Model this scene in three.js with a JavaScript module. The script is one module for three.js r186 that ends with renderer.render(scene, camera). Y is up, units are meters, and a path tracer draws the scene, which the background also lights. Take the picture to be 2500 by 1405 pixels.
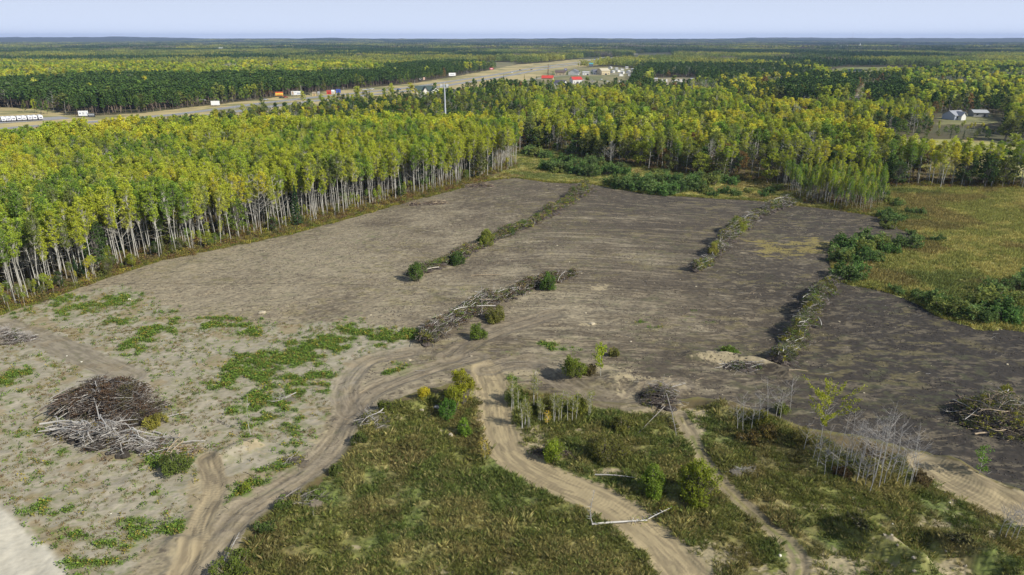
import * as THREE from 'three';

// ------------------------------------------------------------------ camera
const F = 1667, EYE = 55, PITCH = Math.atan((702.5 - 93) / F), CP = Math.cos(PITCH), SP = Math.sin(PITCH);
const scene = new THREE.Scene();
const camera = new THREE.PerspectiveCamera(2 * Math.atan(702.5 / F) * 180 / Math.PI, 2500 / 1405, 0.5, 40000);
camera.position.set(0, EYE, 0);
camera.rotation.x = -PITCH;

// ------------------------------------------------------------------ sky and sun
{
  const w = 512, h = 256, d = new Float32Array(w * h * 4);
  for (let j = 0; j < h; j++) {
    const el = ((j + 0.5) / h - 0.5) * Math.PI, s = Math.max(0, Math.sin(el)), t = Math.pow(s, 0.36);
    for (let i = 0; i < w; i++) {
      const k = (j * w + i) * 4;
      d[k] = 0.82 + (0.10 - 0.82) * t; d[k + 1] = 0.91 + (0.155 - 0.91) * t; d[k + 2] = 1.10 + (0.255 - 1.10) * t; d[k + 3] = 1;
    }
  }
  const sky = new THREE.DataTexture(d, w, h, THREE.RGBAFormat, THREE.FloatType);
  sky.mapping = THREE.EquirectangularReflectionMapping; sky.magFilter = THREE.LinearFilter; sky.needsUpdate = true;
  scene.background = sky; scene.environment = sky;
}
const sunDir = new THREE.Vector3(0.80, 0.70, 0.46).normalize();
const sun = new THREE.DirectionalLight(new THREE.Color().setRGB(1, 0.96, 0.87), 4.8);
sun.name = 'sun';
sun.position.copy(sunDir).multiplyScalar(3000).add(new THREE.Vector3(0, 0, -150));
sun.target.position.set(0, 0, -150);
sun.castShadow = true; sun.shadow.mapSize.set(4096, 4096);
Object.assign(sun.shadow.camera, { left: -500, right: 500, top: 500, bottom: -500, near: 1, far: 8000 });
scene.add(sun, sun.target);
const renderer = new THREE.WebGLRenderer({ antialias: true });
renderer.toneMapping = THREE.LinearToneMapping;
renderer.toneMappingExposure = 1.14;
renderer.shadowMap.enabled = true;
scene.fog = new THREE.FogExp2(new THREE.Color().setRGB(0.46, 0.62, 1.0), 0.00006);

// ------------------------------------------------------------------ helpers
let seed = 12345;
const srand = (s) => { seed = s >>> 0; };
const R = () => { seed = (seed + 0x6d2b79f5) | 0; let t = Math.imul(seed ^ (seed >>> 15), 1 | seed); t = (t + Math.imul(t ^ (t >>> 7), 61 | t)) ^ t; return ((t ^ (t >>> 14)) >>> 0) / 4294967296; };
const RR = (a, b) => a + (b - a) * R();
const lerp = (a, b, t) => a + (b - a) * t, clamp = (x, a = 0, b = 1) => x < a ? a : x > b ? b : x;
const ss = (a, b, x) => { const t = clamp((x - a) / (b - a)); return t * t * (3 - 2 * t); };
const LAT = new Float32Array(65536); srand(77); for (let i = 0; i < 65536; i++) LAT[i] = R();
function vn(x, y) {
  const ix = Math.floor(x), iy = Math.floor(y); let fx = x - ix, fy = y - iy;
  fx = fx * fx * (3 - 2 * fx); fy = fy * fy * (3 - 2 * fy);
  const a = (iy & 255) << 8, b = ((iy + 1) & 255) << 8, c = ix & 255, e = (ix + 1) & 255;
  const p = LAT[a + c], q = LAT[b + c];
  return p + (LAT[a + e] - p) * fx + ((q + (LAT[b + e] - q) * fx) - (p + (LAT[a + e] - p) * fx)) * fy;
}
function fbm(x, y, o = 4) { let s = 0, a = 0.5, n = 0; for (let i = 0; i < o; i++) { s += a * vn(x, y); n += a; a *= 0.5; x = x * 2.03 + 17.3; y = y * 2.03 + 9.7; } return s / n; }
// a pixel of the photograph (2500 x 1405) gives a direction; its distance comes from the ground it meets
function P(px, py, h = 0) { const X = (px - 1250) / F, Y = (702.5 - py) / F, t = (EYE - h) / (SP - Y * CP); return [X * t, -(CP + Y * SP) * t, t / F]; }
function topAt(z, py) { const Y = (702.5 - py) / F; return EYE - (-z) * (SP - Y * CP) / (CP + Y * SP); }   // height of what is seen at row py above ground distance z
const PW = (pts) => pts.map(([x, y]) => { const p = P(x, y); return [p[0], p[1]]; });
function inside(poly, x, z) { let c = false; for (let i = 0, j = poly.length - 1; i < poly.length; j = i++) { const a = poly[i], b = poly[j]; if ((a[1] > z) !== (b[1] > z) && x < (b[0] - a[0]) * (z - a[1]) / (b[1] - a[1]) + a[0]) c = !c; } return c; }
function segD(a, b, x, z) { const dx = b[0] - a[0], dz = b[1] - a[1], t = clamp(((x - a[0]) * dx + (z - a[1]) * dz) / (dx * dx + dz * dz + 1e-9)); return Math.hypot(x - a[0] - t * dx, z - a[1] - t * dz); }
function sdf(poly, x, z) { let d = 1e9; for (let i = 0, j = poly.length - 1; i < poly.length; j = i++) d = Math.min(d, segD(poly[j], poly[i], x, z)); return inside(poly, x, z) ? -d : d; }
function curve(pts, n) { const c = new THREE.CatmullRomCurve3(pts.map((p) => new THREE.Vector3(p[0], 0, p[1]))); return c.getSpacedPoints(n).map((v) => [v.x, v.z]); }
class Path {   // a line on the ground with a half width
  constructor(px, hw, n = 18) {
    this.p = curve(PW(px), n); this.hw = hw;
    this.b = [Math.min(...this.p.map((q) => q[0])) - hw - 4, Math.max(...this.p.map((q) => q[0])) + hw + 4, Math.min(...this.p.map((q) => q[1])) - hw - 4, Math.max(...this.p.map((q) => q[1])) + hw + 4];
    this.s = [0]; for (let i = 1; i < this.p.length; i++) this.s.push(this.s[i - 1] + Math.hypot(this.p[i][0] - this.p[i - 1][0], this.p[i][1] - this.p[i - 1][1]));
  }
  at(x, z) {   // [distance, signed side distance, way along] or null when far
    const b = this.b; if (x < b[0] || x > b[1] || z < b[2] || z > b[3]) return null;
    let best = 1e9, side = 0, along = 0;
    for (let i = 1; i < this.p.length; i++) {
      const a = this.p[i - 1], c = this.p[i], dx = c[0] - a[0], dz = c[1] - a[1], L = dx * dx + dz * dz, t = clamp(((x - a[0]) * dx + (z - a[1]) * dz) / L), ex = x - a[0] - t * dx, ez = z - a[1] - t * dz, d = ex * ex + ez * ez;
      if (d < best) { best = d; side = dx * ez - dz * ex > 0 ? 1 : -1; along = this.s[i - 1] + t * Math.sqrt(L); }
    }
    const d = Math.sqrt(best); return [d, side * d, along];
  }
}
class Grid {   // a function of place kept on a grid
  constructor(fn, x0, x1, z0, z1, step) {
    this.x0 = x0; this.z0 = z0; this.s = step; this.nx = Math.ceil((x1 - x0) / step) + 2; this.nz = Math.ceil((z1 - z0) / step) + 2;
    this.v = new Float32Array(this.nx * this.nz);
    for (let j = 0; j < this.nz; j++) for (let i = 0; i < this.nx; i++) this.v[j * this.nx + i] = fn(x0 + i * step, z0 + j * step);
  }
  at(x, z) {
    const u = clamp((x - this.x0) / this.s, 0, this.nx - 1.001), v = clamp((z - this.z0) / this.s, 0, this.nz - 1.001), i = Math.floor(u), j = Math.floor(v), k = j * this.nx + i, a = u - i, b = v - j;
    return lerp(lerp(this.v[k], this.v[k + 1], a), lerp(this.v[k + this.nx], this.v[k + this.nx + 1], a), b);
  }
}
const taken = new Map();
function numbered(n) { const k = taken.get(n) ?? 0; taken.set(n, k + 1); return k ? n + '_' + String(k).padStart(3, '0') : n; }
function tag(o, label, category, group, kind) { if (label) o.userData.label = label; if (category) o.userData.category = category; if (group) o.userData.group = group; if (kind) o.userData.kind = kind; return o; }
function shade(o) { o.traverse((m) => { if (m.isMesh) m.castShadow = m.receiveShadow = true; }); return o; }
function thing(name, label, category, group) { const g = new THREE.Group(); g.name = numbered(name); tag(g, label, category, group); scene.add(g); return g; }
function part(parent, name, geo, mat, kind) { const m = new THREE.Mesh(geo, mat); m.name = name; if (kind) m.userData.kind = kind; m.castShadow = m.receiveShadow = true; parent.add(m); return m; }
const lin = (r, g, b) => new THREE.Color().setRGB(r, g, b);
const mat = (r, g, b, rough = 0.9, o = {}) => new THREE.MeshStandardMaterial({ color: lin(r, g, b), roughness: rough, ...o });
const leafMat = (r = 1, g = 1, b = 1, t = 0.35) => new THREE.MeshPhysicalMaterial({ color: lin(r, g, b), roughness: 1, transmission: t, thickness: 0, vertexColors: true, specularIntensity: 0.25, side: THREE.DoubleSide });
const vcMat = (rough = 0.92) => new THREE.MeshStandardMaterial({ vertexColors: true, roughness: rough, side: THREE.DoubleSide });
class GB {   // collects triangles with vertex colours
  constructor() { this.p = []; this.c = []; this.i = []; }
  v(x, y, z, c) { this.p.push(x, y, z); this.c.push(c[0], c[1], c[2]); return this.p.length / 3 - 1; }
  leaf(x, y, z, s, c, up = 0.5) {
    let nx = RR(-1, 1), ny = RR(-1, 1) + up, nz = RR(-1, 1), l = Math.hypot(nx, ny, nz) || 1; nx /= l; ny /= l; nz /= l;
    let tx = RR(-1, 1), ty = RR(-1, 1), tz = RR(-1, 1); const d = tx * nx + ty * ny + tz * nz; tx -= d * nx; ty -= d * ny; tz -= d * nz; l = Math.hypot(tx, ty, tz) || 1; tx *= s / l; ty *= s / l; tz *= s / l;
    const k = 0.62, bx = (ny * tz - nz * ty) * k, by = (nz * tx - nx * tz) * k, bz = (nx * ty - ny * tx) * k, f = s * 0.18;
    const a = this.v(x + tx, y + ty, z + tz, c), b = this.v(x + bx + nx * f, y + by + ny * f, z + bz + nz * f, c), e = this.v(x - tx, y - ty, z - tz, c), g = this.v(x - bx + nx * f, y - by + ny * f, z - bz + nz * f, c);
    this.i.push(a, b, e, a, e, g);
  }
  tube(pts, rad, sides, col) {   // pts [[x,y,z]...], rad per point, col(k) -> [r,g,b]
    let prev = null;
    for (let k = 0; k < pts.length; k++) {
      const a = pts[Math.max(0, k - 1)], b = pts[Math.min(pts.length - 1, k + 1)];
      let dx = b[0] - a[0], dy = b[1] - a[1], dz = b[2] - a[2], l = Math.hypot(dx, dy, dz) || 1; dx /= l; dy /= l; dz /= l;
      let ux = Math.abs(dy) > 0.9 ? 1 : 0, uy = Math.abs(dy) > 0.9 ? 0 : 1, uz = 0; const q = ux * dx + uy * dy; ux -= q * dx; uy -= q * dy; uz -= q * dz; l = Math.hypot(ux, uy, uz); ux /= l; uy /= l; uz /= l;
      const wx = dy * uz - dz * uy, wy = dz * ux - dx * uz, wz = dx * uy - dy * ux, ring = [];
      for (let s = 0; s < sides; s++) { const t = s / sides * 6.2832, c = Math.cos(t) * rad[k], n = Math.sin(t) * rad[k]; ring.push(this.v(pts[k][0] + ux * c + wx * n, pts[k][1] + uy * c + wy * n, pts[k][2] + uz * c + wz * n, col(k, s))); }
      if (prev) for (let s = 0; s < sides; s++) { const t = (s + 1) % sides; this.i.push(prev[s], prev[t], ring[t], prev[s], ring[t], ring[s]); }
      prev = ring;
    }
  }
  box(x, y, z, w, h, d, c = [1, 1, 1]) {   // centred in x and z, standing on y
    const o = []; for (const Y of [y, y + h]) for (const Z of [z - d / 2, z + d / 2]) for (const X of [x - w / 2, x + w / 2]) o.push(this.v(X, Y, Z, c));
    for (const [a, b, e, f] of [[0, 1, 3, 2], [4, 6, 7, 5], [0, 4, 5, 1], [2, 3, 7, 6], [0, 2, 6, 4], [1, 5, 7, 3]]) this.i.push(o[a], o[b], o[e], o[a], o[e], o[f]);
  }
  lump(x, y, z, rx, ry, rz, c, rough = 0.25, det = 1) {   // an uneven stone or clod
    const g = new THREE.IcosahedronGeometry(1, det), q = g.attributes.position, ox = R() * 50, seen = this.p.length / 3;
    for (let k = 0; k < q.count; k++) { const a = q.getX(k), b = q.getY(k), e = q.getZ(k), m = 1 + rough * (2 * vn(a * 1.7 + ox + e, b * 1.7 + ox - e) - 1); this.v(x + a * rx * m, y + b * ry * m, z + e * rz * m, c); }
    for (let k = 0; k < q.count; k++) this.i.push(seen + k);
  }
  geo(colors = true) { const g = new THREE.BufferGeometry(); g.setAttribute('position', new THREE.Float32BufferAttribute(this.p, 3)); if (colors) g.setAttribute('color', new THREE.Float32BufferAttribute(this.c, 3)); g.setIndex(this.i); return g; }
}
function instanced(parent, name, geo, material, list) {   // list of [x,y,z,scaleXZ,scaleY,turn,[r,g,b]|null, leanX, leanZ]
  const m = new THREE.InstancedMesh(geo, material, list.length), M = new THREE.Matrix4(), q = new THREE.Quaternion(), e = new THREE.Euler(), p = new THREE.Vector3(), s = new THREE.Vector3(), c = new THREE.Color();
  list.forEach((d, k) => { e.set(d[7] ?? 0, d[5], d[8] ?? 0); M.compose(p.set(d[0], d[1], d[2]), q.setFromEuler(e), s.set(d[3], d[4], d[3])); m.setMatrixAt(k, M); if (d[6]) m.setColorAt(k, c.setRGB(d[6][0], d[6][1], d[6][2])); });
  m.name = name; m.castShadow = m.receiveShadow = true; m.userData.kind = 'stuff'; parent.add(m); return m;
}
// ------------------------------------------------------------------ lie of the land
const TRACKS = {
  main: new Path([[1185, 905], [1205, 960], [1215, 1040], [1245, 1105], [1330, 1160], [1440, 1205], [1540, 1260], [1620, 1330], [1690, 1410], [1720, 1460]], 2.9, 24),
  leftloop: new Path([[1160, 880], [1060, 905], [960, 940], [890, 975], [850, 1040], [800, 1110], [700, 1185], [600, 1245], [540, 1310], [470, 1390], [420, 1440]], 2.3, 24),
  stub: new Path([[505, 1125], [520, 1160], [520, 1210], [490, 1270], [470, 1340], [440, 1400]], 1.5, 14),
  turn: new Path([[1000, 870], [900, 890], [840, 960], [850, 1010]], 2.2, 12),
  two: new Path([[1660, 1010], [1690, 1060], [1730, 1130], [1790, 1200], [1870, 1270], [1940, 1330], [1955, 1380], [1930, 1430]], 1.15, 18),
  corner: new Path([[2270, 1125], [2340, 1165], [2420, 1205], [2520, 1250]], 3.2, 10),
  right: new Path([[1190, 905], [1290, 890], [1400, 950], [1500, 985], [1600, 960], [1660, 935]], 2.6, 16),
  crossing: new Path([[1100, 880], [1180, 830], [1260, 800], [1350, 770]], 2.6, 10),
  farleft: new Path([[0, 800], [110, 840], [230, 895], [320, 930]], 2.6, 10),
};
const RUTTED = Object.values(TRACKS);
const BERMS = [   // ridges of pushed-up earth: line, height, half width
  [new Path([[1690, 868], [1760, 868], [1840, 880], [1925, 906]], 1, 8), 1.1, 2.0],
  [new Path([[1760, 990], [1890, 1037], [2000, 1100], [2130, 1140]], 1, 10), 1.2, 2.6],
  [new Path([[2085, 1290], [2150, 1335], [2240, 1385]], 1, 6), 2.4, 2.2],
  [new Path([[2310, 1330], [2390, 1360], [2470, 1390]], 1, 6), 2.4, 2.2],
  [new Path([[1330, 905], [1400, 925], [1500, 945]], 1, 6), 0.6, 2.0],
  [new Path([[1560, 945], [1620, 950], [1660, 945]], 1, 6), 1.2, 2.2],
  [new Path([[1490, 920], [1530, 930]], 1, 4), 0.9, 2.2],
  [new Path([[540, 1120], [620, 1090]], 1, 4), 0.8, 1.8],
  [new Path([[860, 1060], [950, 1010], [1060, 985]], 1, 8), 0.7, 2.2],
  [new Path([[2330, 1120], [2420, 1180], [2500, 1200]], 1, 6), 0.9, 2.4],
  [new Path([[930, 1110], [1000, 1090]], 1, 4), 0.8, 4.0],
  [new Path([[430, 1330], [470, 1330]], 1, 4), 0.8, 1.6],
];
const HUMP = P(560, 690), DIP = P(2300, 900);
function rough(x, z) {
  let h = 1.1 * (fbm(x / 55 + 3, z / 55, 2) - 0.5);
  h += 1.3 * Math.exp(-((x - HUMP[0]) ** 2 + (z - HUMP[1]) ** 2) / 3600) - 0.8 * Math.exp(-((x - DIP[0]) ** 2 + (z - DIP[1]) ** 2) / 2500);
  h *= 1 - ss(260, 380, -z); h *= 1 - ss(200, 262, Math.abs(x));
  if (z < -290 || Math.abs(x) > 262) return h; const fade = (1 - ss(240, 262, Math.abs(x))) * (1 - ss(270, 290, -z));
  const near = 1 - ss(150, 260, -z);
  let worn = 1;
  for (const t of RUTTED) {
    const a = t.at(x, z); if (!a || a[0] > t.hw + 1.2) continue;
    const in_ = 1 - ss(t.hw - 0.5, t.hw + 0.9, a[0]); worn = Math.min(worn, 1 - 0.75 * in_);
    const g = t.hw > 1.5 ? t.hw * 0.5 : 0.62, r = Math.abs(Math.abs(a[1] + 0.25 * (vn(a[2] / 6, 3) - 0.5)) - g);
    h -= in_ * 0.10 + 0.16 * Math.exp(-r * r / 0.09) * in_ * (0.5 + vn(a[2] / 3, 8)) - 0.12 * Math.exp(-((a[0] - t.hw) ** 2) / 0.25);
  }
  for (const [b, top, w] of BERMS) { const a = b.at(x, z); if (a && a[0] < w * 2.4) h += top * Math.exp(-a[0] * a[0] / (w * w * 0.6)) * (0.65 + 0.7 * fbm(x / 2.2, z / 2.2, 3)); }
  h += near * worn * (0.34 * (fbm(x / 3.1, z / 3.1, 3) - 0.5) + 0.16 * (fbm(x / 0.9 + 40, z / 0.9, 2) - 0.5));
  h += 0.30 * (fbm(x / 5 + 5, z / 3.2, 4) - 0.5) * (1 - near * 0.3) * fade;
  return h;
}
const HG = new Grid(rough, -330, 330, -400, -40, 1.5), HN = new Grid(rough, -152, 152, -152, -44, 0.45);
const H = (x, z) => (Math.abs(x) > 329 || z < -399 || z > -41 ? 0 : z > -150 && z < -46 && Math.abs(x) < 150 ? HN.at(x, z) : HG.at(x, z));
function G(px, py) { let h = 0, p; for (let k = 0; k < 3; k++) { p = P(px, py, h); h = H(p[0], p[1]); } return [p[0], h, p[1], p[2]]; }

// ------------------------------------------------------------------ what covers the land (outlines on the ground)
const REG = {
  cleared: [[-60, 800], [0, 780], [120, 740], [260, 690], [400, 645], [560, 612], [720, 575], [880, 527], [1000, 492], [1100, 468], [1190, 443], [1260, 436], [1340, 448], [1440, 450], [1500, 462], [1600, 478], [1740, 486], [1880, 492], [1950, 502], [2050, 512], [2140, 528], [2200, 560], [2270, 588], [2200, 592], [2110, 590], [2040, 618], [2030, 650], [2060, 688], [2150, 706], [2230, 730], [2300, 770], [2380, 792], [2500, 800], [2620, 806], [2620, 1240], [2500, 1200], [2380, 1140], [2250, 1090], [2100, 1050], [1960, 1035], [1850, 1000], [1700, 965], [1560, 985], [1420, 975], [1290, 955], [1240, 935], [1190, 950], [1150, 930], [1040, 960], [960, 985], [880, 1040], [830, 1120], [720, 1200], [610, 1270], [560, 1405], [520, 1470], [140, 1470], [-100, 1230]],
  weedy: [[-60, 800], [20, 775], [130, 738], [300, 705], [380, 740], [450, 790], [560, 795], [700, 800], [860, 798], [1000, 812], [1010, 850], [900, 900], [820, 1000], [760, 1100], [660, 1180], [560, 1180], [420, 1290], [300, 1405], [160, 1405], [60, 1290], [-80, 1210]],
  meadow: [[1195, 960], [1150, 935], [1060, 975], [960, 1000], [890, 1050], [840, 1130], [740, 1210], [640, 1270], [600, 1330], [540, 1400], [500, 1480], [2700, 1480], [2640, 1260], [2500, 1240], [2330, 1150], [2200, 1100], [2050, 1085], [1960, 1050], [1850, 1015], [1720, 985], [1600, 1010], [1430, 985], [1300, 970], [1240, 945]],
  marsh: [[1940, 500], [2050, 510], [2145, 526], [2205, 558], [2280, 588], [2210, 594], [2110, 590], [2035, 618], [2028, 650], [2060, 690], [2150, 708], [2230, 732], [2300, 772], [2385, 795], [2500, 803], [2700, 812], [2700, 455], [2480, 462], [2300, 458], [2160, 455], [2130, 500]],
  swale: [[1190, 440], [1260, 432], [1340, 445], [1440, 450], [1500, 462], [1600, 478], [1740, 486], [1880, 492], [1950, 502], [1990, 470], [1920, 445], [1800, 440], [1650, 420], [1500, 395], [1400, 360], [1300, 350], [1240, 365], [1260, 400]],
  meadowfar: [[2140, 338], [2300, 338], [2500, 352], [2700, 366], [2700, 445], [2500, 436], [2340, 431], [2220, 416], [2140, 384]],
  straw: [[1840, 590], [1990, 585], [2050, 600], [2030, 622], [1900, 628], [1840, 610]],
  gravel: [[-120, 1190], [-10, 1232], [60, 1285], [130, 1350], [190, 1420], [240, 1490], [-260, 1490]],
};
const RW = Object.fromEntries(Object.entries(REG).map(([k, v]) => [k, PW(v)]));
const BIG = ['cleared', 'weedy', 'meadow', 'marsh', 'swale', 'meadowfar', 'straw', 'gravel'];
const NG = {}, MG = {};
for (const k of BIG) { NG[k] = new Grid((x, z) => sdf(RW[k], x, z), -155, 155, -156, -44, 0.8); MG[k] = new Grid((x, z) => sdf(RW[k], x, z), -345, 345, -402, -148, 1.4); }
const dist = (k, x, z) => (z > -150 ? NG[k] : MG[k]).at(x, z);
// places where weeds grow thick, as pixel, radius in metres and strength
const WEEDS = [[200, 765, 7, 0.9], [290, 745, 6, 1], [300, 790, 6, .7], [390, 820, 7, .9], [340, 855, 6, .9], [400, 780, 6, .5], [540, 800, 6, .9], [620, 815, 6, .8], [650, 905, 9, 1], [720, 880, 9, 1], [600, 900, 6, 1], [780, 850, 8, 1], [860, 815, 6, .9], [930, 825, 6, .9], [985, 830, 4, 1], [720, 945, 9, .9], [560, 935, 6, .8], [640, 985, 8, .8], [690, 1020, 8, .8], [730, 1060, 6, .6], [760, 960, 7, .6], [30, 930, 4.5, 1], [20, 980, 4, .6], [110, 905, 5, .5], [440, 995, 5, .6], [390, 1110, 3.5, 1], [420, 1130, 4, .9], [150, 1270, 4, .8], [100, 1240, 3, .8], [60, 1180, 4, .4], [330, 1260, 5, .6], [380, 1210, 5, .5], [300, 1330, 6, .7], [200, 1300, 4, .6], [240, 1390, 5, .8], [350, 1300, 4, .8], [420, 1290, 3.5, .8], [680, 1145, 4, .8], [610, 1195, 3, .9], [980, 910, 3, .9], [950, 920, 2.5, .8], [1030, 905, 2.5, .7], [120, 1120, 5, .4], [40, 1080, 4, .6], [700, 1090, 4, .7], [1570, 790, 5, .5], [1700, 770, 5, .4], [1330, 850, 3, .8], [1380, 855, 3, .6], [1780, 855, 2.5, .8], [1250, 940, 3, .8], [1270, 1000, 3.5, .9], [1240, 870, 2, .5], [900, 590, 8, .35], [880, 605, 8, .35], [700, 625, 8, .25], [860, 560, 8, .2], [1480, 850, 4, .4], [150, 745, 5, .8], [60, 775, 4, .6]]
  .map(([x, y, r, s]) => { const p = P(x, y); return [p[0], p[1], 1 / (r * r), s]; });
function weedAt(x, z) { let w = 0; for (const q of WEEDS) { const d = ((x - q[0]) ** 2 + (z - q[1]) ** 2) * q[2]; if (d < 5) w = Math.max(w, q[3] * Math.exp(-d)); } return w; }
const WG = new Grid(weedAt, -155, 155, -205, -44, 0.8);
// how much of the soil is dark wet peaty ground (the rest is dry and sandy), by place; some of the rightward darkening is view-angle and vignette falloff painted in
const PEAT_FADE = [[100, 800, .12], [400, 700, .22], [700, 720, .30], [850, 620, .32], [1000, 540, .42], [1200, 480, .56], [1350, 560, .52], [1500, 640, .52], [1500, 520, .66], [1700, 500, .74], [1700, 560, .64], [1800, 640, .72], [1950, 540, .78], [2100, 560, .78], [1900, 700, .78], [1800, 760, .62], [1600, 770, .40], [1400, 760, .38], [1300, 830, .46], [1100, 720, .46], [950, 740, .42], [2100, 760, .86], [2300, 830, .92], [2450, 870, .95], [2100, 900, .88], [2300, 970, .92], [2450, 1040, .96], [2000, 1000, .82], [1800, 930, .66], [1600, 890, .62], [1450, 870, .52], [1200, 880, .44], [1000, 900, .34], [700, 1150, .28], [300, 1200, .14], [2400, 1120, .9]]
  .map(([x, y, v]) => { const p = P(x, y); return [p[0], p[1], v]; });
function peatFadeAt(x, z) { let s = 0, w = 0; for (const q of PEAT_FADE) { const k = 1 / (((x - q[0]) ** 2 + (z - q[1]) ** 2) + 60) ** 1.6; s += k * q[2]; w += k; } return s / w; }
const PG = new Grid(peatFadeAt, -345, 345, -402, -44, 4);
const SANDY = [[1560, 965, 5, 1.6, 0.62], [1530, 1000, 4, 1.2, 0.62], [1650, 985, 3, 2, 0.62], [1760, 1000, 5, 1.2, 0.62], [1250, 1080, 1.5, 3, 0.62], [1420, 1180, 3, 1, 0.62], [1850, 1120, 4, 1, 0.62], [1980, 1230, 4, 1, 0.62], [2110, 1240, 5, 1.4, 0.62], [2270, 1265, 5, 1.6, 0.62], [2420, 1290, 4, 1.5, 0.62], [2330, 1240, 4, 1.2, 0.62], [1820, 1395, 6, 2, 0.62], [1600, 1100, 3, 1, 0.62], [1400, 1050, 3, .8, 0.62], [960, 1020, 2, .8, 0.62], [1080, 1060, 1.6, .8, 0.62], [850, 1330, 2, .8, 0.62], [1100, 1390, 4, 1.2, 0.62], [2150, 1390, 3, 2, 0.62], [2420, 1350, 3, 1.4, 0.62], [1540, 925, 3.2, 3.2], [1620, 940, 5, 2.6], [1760, 875, 5, 2], [1850, 885, 5, 2], [1690, 1040, 2.6, 3], [1700, 1005, 4, 2], [1480, 905, 3, 2], [1580, 1000, 5, 1.5], [1310, 1060, 3, 2.5], [1330, 1090, 3, 2], [2440, 1215, 6, 3], [2350, 1170, 4, 2], [590, 1095, 4, 1.6], [490, 1170, 1.6, 5], [480, 1290, 1.5, 5], [520, 1350, 2.4, 3], [900, 890, 2.4, 1.5], [860, 960, 2, 2], [800, 1070, 2.5, 2], [1440, 792, 2.2, 1], [1340, 838, 3, 1], [1740, 1350, 4, 3], [2050, 1370, 5, 3], [1150, 965, 2.4, 1.2], [1460, 705, 2.5, 2], [1280, 915, 5, 1.5], [1380, 905, 4, 1.2], [2300, 1380, 3, 1.5], [2200, 1340, 2, 1.2], [1500, 1150, 3, 1]]
  .map(([x, y, a, b, w = 1]) => { const p = P(x, y); return [p[0], p[1], a, b, w]; });
function sandAt(x, z) { let w = 0; for (const q of SANDY) { const d = ((x - q[0]) / q[2]) ** 2 + ((z - q[1]) / q[3]) ** 2; if (d < 6) w = Math.max(w, q[4] * Math.exp(-d * 0.8)); } return w; }
const SG = new Grid(sandAt, -155, 155, -205, -44, 0.6);
const mix3 = (o, r, g, b, t) => { o[0] += (r - o[0]) * t; o[1] += (g - o[1]) * t; o[2] += (b - o[2]) * t; };
function meadowTone(x, z, o) {   // colours of the rough grass by patches
  const a = fbm(x / 11 + 2, z / 11 + 5, 4), b = fbm(x / 4.2 + 31, z / 4.2, 4), c = fbm(x / 5 + 11, z / 7 + 71, 3);
  o[0] = 0.205; o[1] = 0.212; o[2] = 0.052;
  mix3(o, 0.150, 0.185, 0.042, ss(0.50, 0.62, a));
  mix3(o, 0.40, 0.335, 0.13, ss(0.50, 0.70, b) * 0.65);
  mix3(o, 0.20, 0.145, 0.06, ss(0.54, 0.70, c) * 0.5);
}
function marshTone(x, z, o) {
  const a = fbm(x / 22 + 2, z / 16 + 5, 4), b = fbm(x / 5 + 31, z / 4, 3), c = fbm(x / 13 + 3, z / 13 + 71, 3);
  o[0] = 0.285; o[1] = 0.28; o[2] = 0.075;
  mix3(o, 0.16, 0.185, 0.05, ss(0.50, 0.62, a) * 0.85);
  mix3(o, 0.50, 0.42, 0.14, ss(0.52, 0.66, b) * 0.6);
  mix3(o, 0.25, 0.18, 0.07, ss(0.57, 0.70, c) * 0.6);
}
const T3 = [0, 0, 0];
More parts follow.
